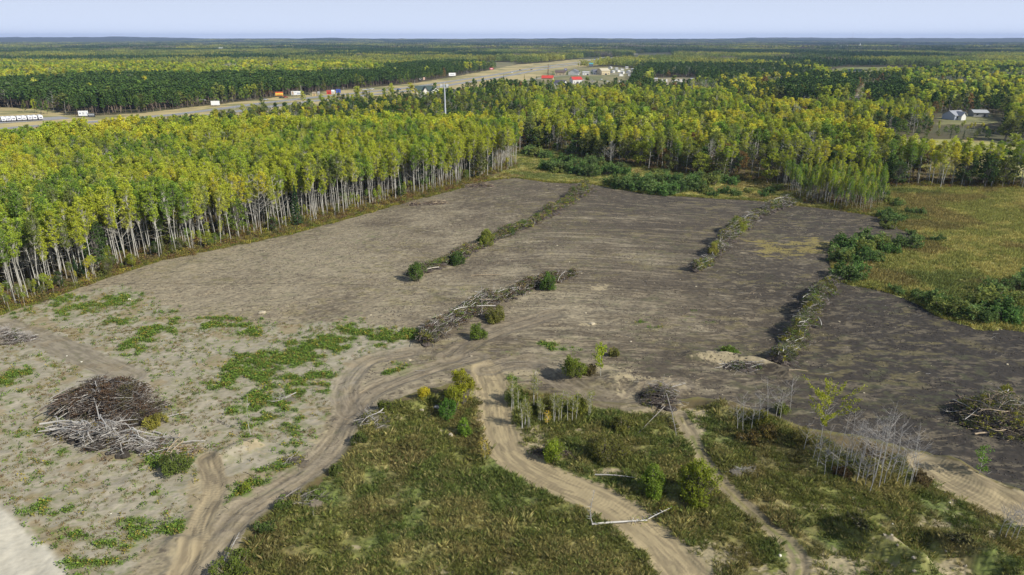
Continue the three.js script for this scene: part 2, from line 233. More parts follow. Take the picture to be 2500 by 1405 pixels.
// colour of the ground at a place; cls: 0 soil, 1 track, 2 gravel road; returns bump height too
function groundColor(x, z, o, far) {
  const w1 = (fbm(x / 2.6, z / 2.6, 3) - 0.5) * 3.4, w2 = (vn(x / 0.5, z / 0.5) - 0.5) * 0.7, edge = w1 + w2;
  let bump = 0.5;
  // floor of woods and anything else
  const l = fbm(x / 1.7, z / 1.7, 4);
  o[0] = lerp(0.07, 0.17, l); o[1] = lerp(0.056, 0.12, l); o[2] = lerp(0.022, 0.045, l);
  const dc = dist('cleared', x, z);
  if (dc + edge * 0.6 < 1.6 && dc > -1) mix3(o, 0.16, 0.15, 0.045, 0.7 * ss(-1.4, 0, -(dc + edge * 0.6)));
  if (dc + edge * 0.35 < 0) {
    const lx = ss(-20, 60, x + (z + 150) * 0.3), ang = lerp(-0.42, -0.1, lx), ca = Math.cos(ang), sa = Math.sin(ang), u = x * ca + z * sa, v = -x * sa + z * ca;
    const s1 = fbm(u / 3.4, v / 1.6, 5), s2 = fbm(u / 1.25 + 50, v / 0.55, 4), s3 = fbm(x / 13, z / 9, 4), s4 = fbm(x / 0.8, z / 0.8, 3), sp = vn(x / 0.26, z / 0.26);
    const peatFade = PG.at(x, z), m = s1 * 0.36 + s3 * 0.32 + s2 * 0.20 + s4 * 0.12;
    const k = ss(0.37, 0.61, m + (peatFade - 0.46) * 0.66), pd = ss(0.45, 0.95, peatFade);
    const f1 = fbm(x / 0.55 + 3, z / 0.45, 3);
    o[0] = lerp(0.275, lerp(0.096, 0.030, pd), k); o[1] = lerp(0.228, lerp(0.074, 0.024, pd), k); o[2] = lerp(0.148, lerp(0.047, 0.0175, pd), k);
    mix3(o, 0.40, 0.325, 0.205, ss(0.53, 0.68, s2 * 0.6 + s1 * 0.55 - 0.08) * (0.86 - 0.66 * peatFade));
    { const yp = fbm(x / 2.6 + 8, z / 1.2 + 3, 4), yb = fbm(x / 17 + 1, z / 13, 3); mix3(o, 0.21, 0.175, 0.07, ss(0.52, 0.68, yp) * ss(0.46, 0.62, yb) * 0.42); mix3(o, 0.115, 0.125, 0.045, ss(0.54, 0.68, fbm(x / 1.9 + 80, z / 1.1, 4)) * ss(0.48, 0.62, fbm(x / 14 + 50, z / 11, 3)) * 0.26); }
    mix3(o, 0.030, 0.023, 0.018, ss(0.56, 0.70, s2 * 0.5 + f1 * 0.5) * 0.75);
    const gr = 0.45 + 1.1 * f1; o[0] *= gr; o[1] *= gr; o[2] *= gr;
    if (sp > 0.92) mix3(o, 0.42, 0.34, 0.22, (sp - 0.92) * 9 * (0.9 - 0.68 * peatFade)); else if (sp < 0.09) mix3(o, 0.03, 0.022, 0.018, (0.09 - sp) * 9);
    bump = s2 * 0.4 + s4 * 0.3 + f1 * 0.3;
    if (!far) {
      const dw = dist('weedy', x, z);
      if (dw + edge < 1) {
        const t = ss(0, 1.6, -(dw + edge) + 0.6), g = fbm(x / 1.4 + 9, z / 1.1, 4);
        o[0] = lerp(o[0], lerp(0.46, 0.23, g), t * 0.72); o[1] = lerp(o[1], lerp(0.41, 0.205, g), t * 0.72); o[2] = lerp(o[2], lerp(0.315, 0.14, g), t * 0.72);
        mix3(o, 0.19, 0.19, 0.075, t * ss(0.52, 0.70, fbm(x / 0.9 + 80, z / 0.7, 4)) * 0.45);
        mix3(o, 0.24, 0.17, 0.07, t * ss(0.60, 0.70, fbm(x / 4 + 60, z / 3, 3)) * 0.5);
      }
    }
  }
  { const ds = dist('straw', x, z); if (ds < 3) mix3(o, 0.25, 0.20, 0.055, 0.8 * ss(0.50, 0.64, fbm(x / 3, z / 1.4, 5) * 0.9 + 0.16 * ss(3, -3, ds) - 0.03 + (vn(x / 0.4, z / 0.4) - 0.5) * 0.16)); }
  const dm = dist('meadow', x, z);
  if (dm + edge * 0.8 < 0) { meadowTone(x, z, T3); const q = fbm(x / 0.4, z / 0.4, 3), qq = 0.25 + 1.15 * q; mix3(o, T3[0] * qq, T3[1] * qq, T3[2] * qq, 0.92); bump = q; }
  const dr = Math.min(dist('marsh', x, z), dist('swale', x, z), dist('meadowfar', x, z));
  if (dr + edge * 0.8 < 0) { marshTone(x, z, T3); const q = fbm(x / 0.9, z / 0.9, 3); mix3(o, T3[0] * (0.6 + 0.8 * q), T3[1] * (0.6 + 0.8 * q), T3[2] * (0.6 + 0.8 * q), 0.95); bump = q; }
  if (z < -206) return bump;
  const wd = WG.at(x, z);
  if (wd > 0.05) { const g = fbm(x / 1.9 + 13, z / 1.3 + 5, 4), t = ss(0.50, 0.74, g * 0.62 + wd * 0.42 + (vn(x / 0.35, z / 0.35) - 0.5) * 0.2); mix3(o, 0.125, 0.175, 0.038, t * 0.75); }
  const sd = SG.at(x, z);
  if (sd > 0.06) { const g = fbm(x / 1.5 + 23, z / 1.2, 4), t = ss(0.48, 0.66, g * 0.55 + sd * 0.50 + (fbm(x / 0.45, z / 0.45, 3) - 0.5) * 0.42); const gq = 0.7 + 0.6 * fbm(x / 0.5 + 7, z / 0.5, 3); mix3(o, lerp(0.28, 0.40, g) * gq, lerp(0.232, 0.325, g) * gq, lerp(0.140, 0.195, g) * gq, t * 0.92); }
  for (const key in TRACKS) {
    const t = TRACKS[key], a = t.at(x, z); if (!a) continue;
    const e = a[0] - t.hw + edge * (t.hw > 1.5 ? 0.42 : 0.15); if (e > 0.25) continue;
    const c = ss(-0.25, 0.35, -e + 0.1), n = fbm(a[2] / 2.2 + 7, a[1] / 0.34 + 31, 4), q = fbm(x / 1.1, z / 1.1, 3);
    const yellow = key === 'main' || key === 'corner' ? 1 : key === 'two' || key === 'stub' ? 0.7 : 0.15, pk = lerp(0.85, 0.45, yellow);
    let r = lerp(0.225, 0.36, yellow), g = lerp(0.185, 0.285, yellow), b = lerp(0.135, 0.16, yellow);
    const lane = Math.abs(Math.abs(a[1]) - t.hw * 0.5), k = Math.max(ss(0.47, 0.62, n * 0.7 + q * 0.3), 0.8 * ss(0.5, 0.1, lane) * ss(0.35, 0.6, vn(a[2] / 5, 20))) * pk; r = lerp(r, 0.10, k); g = lerp(g, 0.078, k); b = lerp(b, 0.05, k);
    const tr = 0.5 + 0.5 * Math.sin(a[2] * 13 + 2 * Math.abs(a[1]) + 3 * vn(a[2] / 2, a[1])) * ss(0.4, 0.6, vn(a[2] / 4 + 9, a[1] / 1.2));
    const f = key === 'two' ? (Math.abs(a[1]) < 0.26 ? 0.25 : 0.8) : 1;
    mix3(o, r * (0.85 + 0.3 * q), g * (0.85 + 0.3 * q), b * (0.85 + 0.3 * q), c * f * (yellow > 0.5 ? 1 : key === 'crossing' || key === 'right' ? 0.5 : 0.62)); bump = lerp(bump, tr * 0.12 + n * 0.88, c);
  }
  const dg = dist('gravel', x, z);
  if (dg + edge * 0.3 < 0.4) { const c = ss(-0.4, 0.6, -(dg + edge * 0.3)), q = fbm(x / 0.4, z / 0.4, 3), l2 = fbm((x - z) / 1.2, (x + z) / 14, 3); mix3(o, lerp(0.36, 0.62, q * 0.5 + l2 * 0.5), lerp(0.325, 0.57, q * 0.5 + l2 * 0.5), lerp(0.25, 0.455, q * 0.5 + l2 * 0.5), c); bump = lerp(bump, 0.4 + 0.2 * q, c); }
  return bump;
}
const SRGB = new Uint8Array(4097); for (let i = 0; i <= 4096; i++) { const c = i / 4096; SRGB[i] = Math.round(255 * (c <= 0.0031308 ? c * 12.92 : 1.055 * Math.pow(c, 1 / 2.4) - 0.055)); }
const enc = (c) => SRGB[clamp(Math.round(c * 4096), 0, 4096)];
function bake(x0, x1, z0, z1, w, h, fn) {   // u follows x, v follows z
  const col = new Uint8Array(w * h * 4), bmp = new Uint8Array(w * h * 4), o = [0, 0, 0];
  for (let j = 0; j < h; j++) { const z = lerp(z0, z1, (j + 0.5) / h); for (let i = 0; i < w; i++) { const k = (j * w + i) * 4, b = clamp(fn(lerp(x0, x1, (i + 0.5) / w), z, o)) * 255; col[k] = enc(o[0]); col[k + 1] = enc(o[1]); col[k + 2] = enc(o[2]); col[k + 3] = 255; bmp[k] = bmp[k + 1] = bmp[k + 2] = b; bmp[k + 3] = 255; } }
  const tx = (d, s) => { const t = new THREE.DataTexture(d, w, h, THREE.RGBAFormat); t.magFilter = t.minFilter = THREE.LinearFilter; if (s) t.colorSpace = THREE.SRGBColorSpace; t.needsUpdate = true; return t; };
  return [tx(col, true), tx(bmp, false)];
}
// farther land: verges, fields and the floor of far woods
const FIELDS = [   // outline in pixels, colour
  [[[-200, 300], [0, 262], [110, 268], [190, 284], [330, 278], [450, 264], [560, 252], [700, 234], [820, 221], [1000, 205], [1100, 189], [1180, 174], [1260, 158], [1340, 152], [1450, 140], [1560, 141], [1640, 141], [1450, 160], [1350, 172], [1250, 215], [1180, 231], [1060, 246], [960, 256], [850, 268], [700, 284], [560, 304], [420, 320], [250, 340], [0, 364], [-200, 380]], [0.42, 0.335, 0.15]],
  [[[-200, 285], [-20, 262], [60, 266], [120, 272], [170, 282], [100, 284], [0, 282], [-200, 300]], [0.12, 0.17, 0.035]],
  [[[1230, 182], [1330, 172], [1400, 165], [1500, 163], [1560, 168], [1560, 190], [1530, 228], [1380, 232], [1280, 230], [1230, 225]], [0.23, 0.20, 0.085]],
  [[[1330, 186], [1440, 184], [1520, 190], [1510, 212], [1400, 214], [1330, 208]], [0.20, 0.19, 0.17]],
  [[[1590, 190], [1700, 190], [1700, 226], [1590, 226]], [0.34, 0.28, 0.17]], [[[1760, 192], [1830, 192], [1830, 215], [1760, 215]], [0.26, 0.22, 0.13]],
  [[[1990, 178], [2060, 164], [2200, 164], [2330, 167], [2250, 190], [2120, 200], [2020, 200]], [0.19, 0.19, 0.055]],
  [[[2110, 205], [2180, 205], [2160, 232], [2090, 270], [2060, 270]], [0.30, 0.24, 0.11]],
  [[[1790, 258], [1920, 255], [1960, 262], [1960, 285], [1800, 290]], [0.30, 0.20, 0.085]],
  [[[2300, 278], [2425, 278], [2432, 302], [2290, 305]], [0.20, 0.19, 0.07]],
  [[[1920, 112], [2060, 112], [2060, 116], [1920, 116]], [0.36, 0.29, 0.15]], [[[2180, 110], [2420, 110], [2440, 117], [2180, 117]], [0.38, 0.31, 0.16]],
  [[[1130, 152], [1260, 152], [1250, 165], [1130, 170]], [0.20, 0.17, 0.08]], [[[1540, 132], [1640, 130], [1660, 146], [1560, 150]], [0.26, 0.21, 0.12]], [[[-40, 396], [62, 398], [66, 412], [-40, 414]], [0.26, 0.19, 0.12]],
].map(([p, c]) => { const w = PW(p); return [w, c, [Math.min(...w.map((q) => q[0])), Math.max(...w.map((q) => q[0])), Math.min(...w.map((q) => q[1])), Math.max(...w.map((q) => q[1]))]]; });
const inField = (x, z) => FIELDS.find((f) => x > f[2][0] && x < f[2][1] && z > f[2][2] && z < f[2][3] && inside(f[0], x, z));
function farColor(x, z, o) {
  const l = fbm(x / 6, z / 6, 4), m = fbm(x / 40, z / 40, 3); o[0] = lerp(0.045, 0.13, l * 0.6 + m * 0.4); o[1] = lerp(0.045, 0.105, l); o[2] = lerp(0.018, 0.036, l);
  const wx = x + (vn(x / 9, z / 9) - 0.5) * 8, wz = z + (vn(x / 9 + 40, z / 9) - 0.5) * 8;
  const f = inField(wx, wz);
  if (f) { const q = fbm(x / 14 + 4, z / 9, 4), g = fbm(x / 30, z / 20 + 9, 3); o[0] = f[1][0] * (0.6 + 0.8 * q); o[1] = f[1][1] * (0.6 + 0.8 * q); o[2] = f[1][2] * (0.6 + 0.8 * q); mix3(o, 0.10, 0.13, 0.035, ss(0.52, 0.66, g) * 0.6); }
  return l;
}
// ------------------------------------------------------------------ the ground as one sheet, the worn tracks and the gravel road cut out of it
const landMat = (m, s) => new THREE.MeshStandardMaterial({ map: m[0], bumpMap: m[1], bumpScale: s, roughness: 0.96 });
const NEAR = [-150, 150, -150, -45],  FAR = [-1700, 1700, -2000, -400];
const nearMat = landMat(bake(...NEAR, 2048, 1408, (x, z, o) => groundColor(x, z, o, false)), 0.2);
const midFn = (x, z, o) => { const b = groundColor(x, z, o, false); if (z < -330) { const f = inField(x, z); if (f && dist('cleared', x, z) > 2) { const q = 0.6 + 0.8 * fbm(x / 4, z / 4, 3); o[0] = f[1][0] * q; o[1] = f[1][1] * q; o[2] = f[1][2] * q; } } return b; };
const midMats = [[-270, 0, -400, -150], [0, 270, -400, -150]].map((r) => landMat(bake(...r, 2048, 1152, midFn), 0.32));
const farMat = new THREE.MeshStandardMaterial({ map: bake(...FAR, 2048, 1024, farColor)[0], roughness: 0.97 });
const outMat = mat(0.065, 0.07, 0.024, 0.97);
{
  const P_ = [], U_ = [], I = { near: [], left: [], right: [], far: [], out: [] }, road = [], track = [];
  const patch = ([x0, x1, z0, z1], nx, nz, list, hf, split) => {
    const at = P_.length / 3;
    for (let j = 0; j <= nz; j++) for (let i = 0; i <= nx; i++) { const x = lerp(x0, x1, i / nx), z = lerp(z0, z1, j / nz); P_.push(x, hf(x, z), z); U_.push(i / nx, j / nz); }
    for (let j = 0; j < nz; j++) for (let i = 0; i < nx; i++) {
      const a = at + j * (nx + 1) + i, b = a + 1, c = a + nx + 1, d = c + 1;
      let to = list; if (split) to = split(lerp(x0, x1, (i + 0.5) / nx), lerp(z0, z1, (j + 0.5) / nz)) || list;
      to.push(a, c, b, b, c, d);
    }
  };
  patch([-150, 150, -150.6, -45], 760, 340, I.near, (x, z) => rough(x, z) - (z < -149.9 ? 0.05 : 0), (x, z) => {
    if (NG.gravel.at(x, z) + (fbm(x / 2.6, z / 2.6, 3) - 0.5) * 1.4 < 0.1) return road;
    for (const k in TRACKS) { const t = TRACKS[k], a = t.at(x, z); if (a && a[0] < t.hw - 0.1) return track; }
    return null;
  });
  for (let k = 0, n = 761; k <= 340; k++) for (let i = 0; i < n; i++) { const q = k * n + i; U_[q * 2 + 1] = (P_[q * 3 + 2] + 150) / 105; }
  patch([-270, 0, -400, -150], 240, 230, I.left, rough); patch([0, 270, -400, -150], 240, 230, I.right, rough);
  patch(FAR, 170, 80, I.far, () => 0);
  for (const r of [[-15000, 15000, -15000, -2000], [-15000, -1700, -2000, -400], [1700, 15000, -2000, -400], [-15000, -270, -400, -150], [270, 15000, -400, -150], [-15000, -150, -150, -45], [150, 15000, -150, -45], [-15000, 15000, -45, 6000]]) patch(r, 12, 12, I.out, () => 0);
  const pos = new THREE.Float32BufferAttribute(P_, 3), uv = new THREE.Float32BufferAttribute(U_, 2), whole = new THREE.BufferGeometry();
  whole.setAttribute('position', pos); whole.setIndex([...I.near].length ? I.near.concat(I.left, I.right, I.far, I.out, road, track) : []); whole.computeVertexNormals();
  const nor = whole.attributes.normal;
  const make = (name, lists, mats, label, category) => {
    const g = new THREE.BufferGeometry(), map = new Map(), idx = [], p = [], n = [], u = [];
    lists.forEach((l, k) => { g.addGroup(idx.length, l.length, k); for (const v of l) { let q = map.get(v); if (q === undefined) { q = map.size; map.set(v, q); p.push(P_[v * 3], P_[v * 3 + 1], P_[v * 3 + 2]); n.push(nor.getX(v), nor.getY(v), nor.getZ(v)); u.push(U_[v * 2], U_[v * 2 + 1]); } idx.push(q); } });
    g.setAttribute('position', new THREE.Float32BufferAttribute(p, 3)); g.setAttribute('normal', new THREE.Float32BufferAttribute(n, 3)); g.setAttribute('uv', new THREE.Float32BufferAttribute(u, 2)); g.setIndex(idx);
    const m = new THREE.Mesh(g, mats.length > 1 ? mats : mats[0]); if (mats.length === 1) g.clearGroups(); m.name = name; m.receiveShadow = m.castShadow = true; tag(m, label, category, null, 'structure'); scene.add(m); return m;
  };
  make('ground', [I.near, I.left, I.right, I.far, I.out], [nearMat, midMats[0], midMats[1], farMat, outMat], 'scraped brown soil, rough grass and woodland floor of the flat land', 'ground');
  make('dirt_track', [track], [nearMat], 'sandy dirt tracks with tread marks winding through the rough grass', 'track');
  make('gravel_road', [road], [nearMat], 'pale gravel road at the corner of the weedy ground', 'road');
}
// far hills
{
  const p = [], idx = [], nx = 420, rows = [[7600, 0], [8800, 0.35], [10000, 0.8], [11500, 1], [13500, 0.5]];
  rows.forEach(([d, f]) => { for (let i = 0; i <= nx; i++) { const a = lerp(-0.95, 0.95, i / nx), n = fbm(a * 9 + 3, d / 3000, 4), left = ss(-0.35, -0.75, a), right = ss(0.55, 0.8, a); p.push(Math.sin(a) * d * 1.05, f * (14 + 58 * n + 16 * left + 24 * right) + 11 * f * fbm(a * 160, d / 900, 3), -Math.cos(a) * d); } });
  for (let j = 0; j + 1 < rows.length; j++) for (let i = 0; i < nx; i++) { const a = j * (nx + 1) + i, c = a + nx + 1; idx.push(a, a + 1, c, a + 1, c + 1, c); }
  const g = new THREE.BufferGeometry(); g.setAttribute('position', new THREE.Float32BufferAttribute(p, 3)); g.setIndex(idx);
  const m = new THREE.Mesh(g, mat(0.035, 0.045, 0.022, 1, { side: THREE.DoubleSide })); m.name = 'hills'; tag(m, 'low wooded hills fading to blue along the horizon', 'hills', null, 'structure'); scene.add(m);
}
// ------------------------------------------------------------------ kinds of trees (each: trunk geometry, crown geometry, made a few times)
const PALE = [[0.60, 0.58, 0.52], [0.44, 0.42, 0.37], [0.10, 0.09, 0.08], [0.26, 0.24, 0.20]];
const barkAspen = (k, n) => { const t = k / n; return (k2, s) => { const r = R(); return t < 0.12 ? (r < 0.6 ? PALE[3] : PALE[1]) : r < 0.12 ? PALE[2] : r < 0.55 ? PALE[0] : PALE[1]; }; };
const barkOf = (base, v = 0.35) => () => { const k = 1 - v / 2 + v * R(); return [base[0] * k, base[1] * k, base[2] * k]; };
function stem(b, h, r, lean, n, sides, bark, x = 0, z = 0, top = 0.25) {   // a tapered, slightly crooked trunk; returns its points
  const pts = [], rad = []; let dx = 0, dz = 0; const ax = RR(-1, 1) * lean, az = RR(-1, 1) * lean, bx = RR(-1, 1) * lean * 0.4, bz = RR(-1, 1) * lean * 0.4;
  for (let k = 0; k <= n; k++) { const t = k / n; dx = ax * t * t + bx * Math.sin(t * 5); dz = az * t * t + bz * Math.sin(t * 4 + 1); pts.push([x + dx * h, h * t - (k ? 0 : 0.25), z + dz * h]); rad.push(r * (1 + 0.35 * Math.exp(-t * 18)) * lerp(1, top, Math.pow(t, 0.9))); }
  const f = (k) => bark(k, n); b.tube(pts, rad, sides, (k, s) => { const c = f(k); return typeof c === 'function' ? c(k, s) : c; });
  return pts;
}
const along = (pts, t) => { const u = clamp(t) * (pts.length - 1), i = Math.min(pts.length - 2, Math.floor(u)), f = u - i; return [lerp(pts[i][0], pts[i + 1][0], f), lerp(pts[i][1], pts[i + 1][1], f), lerp(pts[i][2], pts[i + 1][2], f)]; };
const tint = (v, h = 0.12) => { const k = 1 + (R() - 0.5) * v, q = (R() - 0.5) * h; return [k * (1 + q), k, k * (1 - q * 0.5)]; };
function makeAspen(s, lod) {
  srand(s); const w = new GB(), c = new GB(), h = 17, lo = RR(0.53, 0.66), rad = RR(1.2, 1.8), sides = lod ? (lod > 1 ? 3 : 4) : 6;
  const t = stem(w, h * 0.97, RR(0.085, 0.125), 0.05, lod ? 6 : 12, sides, barkAspen);
  const n = lod > 1 ? 14 : lod ? 36 : 80, per = lod > 1 ? 6 : lod ? 14 : 25, size = lod > 1 ? 0.8 : lod ? 0.34 : 0.16, ph = R() * 6.283;
  for (let k = 0; k < n; k++) {
    const u = (k + R()) / n, y = lerp(lo, 1.0, Math.pow(u, 0.9)), env = rad * Math.pow(Math.sin(Math.PI * clamp(u * 0.84 + 0.11)), 0.75), a = R() * 6.283, r = env * Math.sqrt(RR(0.05, 1)) * (1 + 0.3 * Math.sin(a * 2 + ph + u * 5)), o = along(t, y), cx = o[0] + Math.cos(a) * r, cz = o[2] + Math.sin(a) * r, cy = h * y + RR(-0.5, 0.7);
    if (lod < 2) { const q = along(t, y - RR(0.06, 0.13)); w.tube([q, [lerp(q[0], cx, 0.5), lerp(q[1], cy, 0.42), lerp(q[2], cz, 0.5)], [cx, cy, cz]], [0.045, 0.03, 0.012], 3, barkOf([0.42, 0.40, 0.34])); }
    const R0 = (lod > 1 ? RR(0.6, 1.1) : lod ? RR(0.45, 0.8) : RR(0.28, 0.62)), kk = RR(0.75, 1.2);
    for (let m = 0; m < per; m++) { let x = RR(-1, 1), yy = RR(-1, 1), z = RR(-1, 1); const l = Math.hypot(x, yy, z) || 1, f = Math.cbrt(R()) * R0 / l, tn = tint(0.5, 0.2); c.leaf(cx + x * f, cy + yy * f * 0.9, cz + z * f, size * RR(0.7, 1.3), [tn[0] * kk, tn[1] * kk, tn[2] * kk], 0.8); }
  }
  if (!lod) for (let k = 0; k < 7; k++) { const y = RR(0.28, lo), q = along(t, y), a = R() * 6.283, l = RR(0.6, 1.8); w.tube([q, [q[0] + Math.cos(a) * l, q[1] + RR(0, 0.8), q[2] + Math.sin(a) * l]], [0.03, 0.01], 3, barkOf([0.40, 0.37, 0.32])); }
  return [w.geo(), c.geo()];
}
function makeBare(s, h = 15, thin = 1, n = 26, sub = 5, tone = [0.44, 0.42, 0.38]) {   // a leafless tree with white stems
  srand(s); const w = new GB(), tw = new GB(), pale = barkOf(tone, 0.3), t = stem(w, h, 0.10 * thin, 0.05, 10, 6, thin < 0.9 ? barkOf([0.45, 0.43, 0.40], 0.5) : barkAspen);
  for (let k = 0; k < n; k++) {
    const y = lerp(0.32, 0.97, (k + R()) / n), q = along(t, y), a = R() * 6.283, l = (1 - y) * h * 0.34 + 0.7, rise = RR(0.55, 1.1) * l, e = [q[0] + Math.cos(a) * l, q[1] + rise, q[2] + Math.sin(a) * l], m = [lerp(q[0], e[0], 0.55), lerp(q[1], e[1], 0.4), lerp(q[2], e[2], 0.55)];
    tw.tube([q, m, e], [0.04 * thin, 0.028 * thin, 0.010], 3, pale);
    for (let j = 0; j < sub; j++) { const f = RR(0.25, 1), o = f < 0.5 ? [lerp(q[0], m[0], f * 2), lerp(q[1], m[1], f * 2), lerp(q[2], m[2], f * 2)] : [lerp(m[0], e[0], f * 2 - 1), lerp(m[1], e[1], f * 2 - 1), lerp(m[2], e[2], f * 2 - 1)], b = a + RR(-1.2, 1.2), g = l * RR(0.25, 0.5); tw.tube([o, [o[0] + Math.cos(b) * g, o[1] + g * RR(0.4, 1.1), o[2] + Math.sin(b) * g]], [0.018 * thin, 0.007], 3, pale); }
  }
  return [w.geo(), tw.geo()];
}
function makePine(s, lod) {   // red pine: bare reddish trunk, dark rounded-conical crown
  srand(s); const w = new GB(), c = new GB(), h = 15, lo = RR(0.36, 0.46), rad = RR(1.7, 2.2), t = stem(w, h * 0.98, 0.16, 0.015, lod ? 4 : 8, lod ? 4 : 6, barkOf([0.20, 0.15, 0.11]));
  const n = lod > 1 ? 16 : lod ? 30 : 46, per = lod > 1 ? 5 : lod ? 11 : 18, size = lod > 1 ? 0.8 : lod ? 0.48 : 0.33;
  for (let k = 0; k < n; k++) {
    const u = (k + R()) / n, y = lerp(lo, 0.99, u), env = rad * Math.pow(1 - u, 0.65) * (0.55 + 0.45 * ss(0, 0.25, u)) + 0.15, a = k * 2.4 + R(), r = env * RR(0.35, 1), o = along(t, y), cx = o[0] + Math.cos(a) * r, cz = o[2] + Math.sin(a) * r, cy = h * y + r * 0.12;
    if (!lod) w.tube([[o[0], cy - 0.2, o[2]], [cx, cy, cz]], [0.045, 0.02], 3, barkOf([0.15, 0.11, 0.08]));
    const kk = RR(0.75, 1.2);
    for (let m = 0; m < per; m++) { const tn = tint(0.5, 0.1), x = RR(-1, 1), yy = RR(-1, 1), z = RR(-1, 1); c.leaf(cx + x * 0.75, cy + yy * 0.38, cz + z * 0.75, size * RR(0.7, 1.3), [tn[0] * kk, tn[1] * kk, tn[2] * kk], 0.2); }
  }
  return [w.geo(), c.geo()];
}
function makeSpruce(s, lod) {
  srand(s); const w = new GB(), c = new GB(), h = 13, t = stem(w, h * 0.97, 0.15, 0.01, 4, 5, barkOf([0.13, 0.10, 0.08])), n = lod ? 26 : 60;
  for (let k = 0; k < n; k++) { const u = (k + R()) / n, env = 2.1 * Math.pow(1 - u, 0.9) + 0.12, a = k * 2.4 + R(); for (let m = 0; m < (lod ? 10 : 20); m++) { const f = RR(0.3, 1), tn = tint(0.5, 0.1); c.leaf(Math.cos(a + RR(-0.5, 0.5)) * env * f, h * lerp(0.06, 1, u) - f * env * 0.3 + RR(-0.2, 0.2), Math.sin(a + RR(-0.5, 0.5)) * env * f, (lod ? 0.45 : 0.28) * RR(0.7, 1.3), tn, 0.2); } }
  return [w.geo(), c.geo()];
}
function makeOak(s, lod) {   // broad round-crowned hardwood
  srand(s); const w = new GB(), c = new GB(), h = 13, rad = RR(2.7, 3.6), t = stem(w, h * 0.75, 0.2, 0.06, lod ? 4 : 8, lod ? 4 : 6, barkOf([0.17, 0.15, 0.12])), n = lod > 1 ? 22 : lod ? 38 : 64, per = lod > 1 ? 5 : lod ? 13 : 22, size = lod > 1 ? 0.85 : lod ? 0.45 : 0.29;
  for (let k = 0; k < n; k++) {
    const u = (k + R()) / n, y = lerp(0.24, 0.98, u), env = rad * Math.pow(Math.sin(Math.PI * clamp(u * 0.8 + 0.16)), 0.6), a = R() * 6.283, r = env * Math.sqrt(RR(0.15, 1)), o = along(t, y), cx = o[0] + Math.cos(a) * r, cz = o[2] + Math.sin(a) * r, cy = h * y;
    if (!lod) w.tube([along(t, y * 0.72), [lerp(o[0], cx, 0.5), cy * 0.86, lerp(o[2], cz, 0.5)], [cx, cy, cz]], [0.075, 0.045, 0.015], 3, barkOf([0.20, 0.18, 0.15]));
    const R0 = RR(0.75, 1.2), kk = RR(0.72, 1.2);
    for (let m = 0; m < per; m++) { let x = RR(-1, 1), yy = RR(-1, 1), z = RR(-1, 1); const l = Math.hypot(x, yy, z) || 1, f = Math.cbrt(R()) * R0 / l, tn = tint(0.5, 0.16); c.leaf(cx + x * f, cy + yy * f * 0.8, cz + z * f, size * RR(0.7, 1.3), [tn[0] * kk, tn[1] * kk, tn[2] * kk]); }
  }
  return [w.geo(), c.geo()];
}
function makeShrub(s, h = 2.6, rad = 2.2, n = 46, per = 24, size = 0.17) {   // many-stemmed bush of uneven lobes
  srand(s); const w = new GB(), c = new GB(), lobes = [], nl = 5 + Math.round(Math.min(5, rad));
  for (let k = 0; k < nl; k++) { const a = k * 2.4 + R(), r = rad * (k ? RR(0.25, 0.68) : 0), hh = h * (k ? RR(0.45, 0.95) : 1); lobes.push([Math.cos(a) * r, hh, Math.sin(a) * r, rad * RR(0.30, 0.48), RR(0.7, 1.2)]); }
  for (let k = 0; k < n; k++) {
    const L = lobes[Math.floor(R() * nl)], a = R() * 6.283, ph = Math.acos(RR(-0.75, 1)), q = Math.cbrt(RR(0.25, 1.1)), ry = Math.min(L[1] * 0.5, L[3] * 1.25), cx = L[0] + Math.sin(ph) * Math.cos(a) * L[3] * q, cz = L[2] + Math.sin(ph) * Math.sin(a) * L[3] * q, cy = Math.max(0.15, L[1] - ry + Math.cos(ph) * ry * q), b = [cx * 0.25, -0.1, cz * 0.25];
    w.tube([b, [lerp(b[0], cx, 0.6), cy * 0.55, lerp(b[2], cz, 0.6)], [cx, cy + 0.1, cz]], [0.035, 0.025, 0.01], 3, barkOf([0.22, 0.19, 0.15]));
    const R0 = RR(0.22, 0.5) * Math.min(1, h / 2.2), kk = RR(0.7, 1.15) * L[4];
    for (let m = 0; m < per; m++) { let x = RR(-1, 1), yy = RR(-1, 1), z = RR(-1, 1); const l = Math.hypot(x, yy, z) || 1, f = Math.cbrt(R()) * R0 / l, tn = tint(0.5, 0.2), deep = R() < 0.2 ? RR(0.3, 1) : 1; c.leaf(cx + x * f, Math.max(0.08, (cy + yy * f * 1.3) * deep), cz + z * f, size * RR(0.6, 1.4), [tn[0] * kk, tn[1] * kk, tn[2] * kk]); }
  }
  return [w.geo(), c.geo()];
}
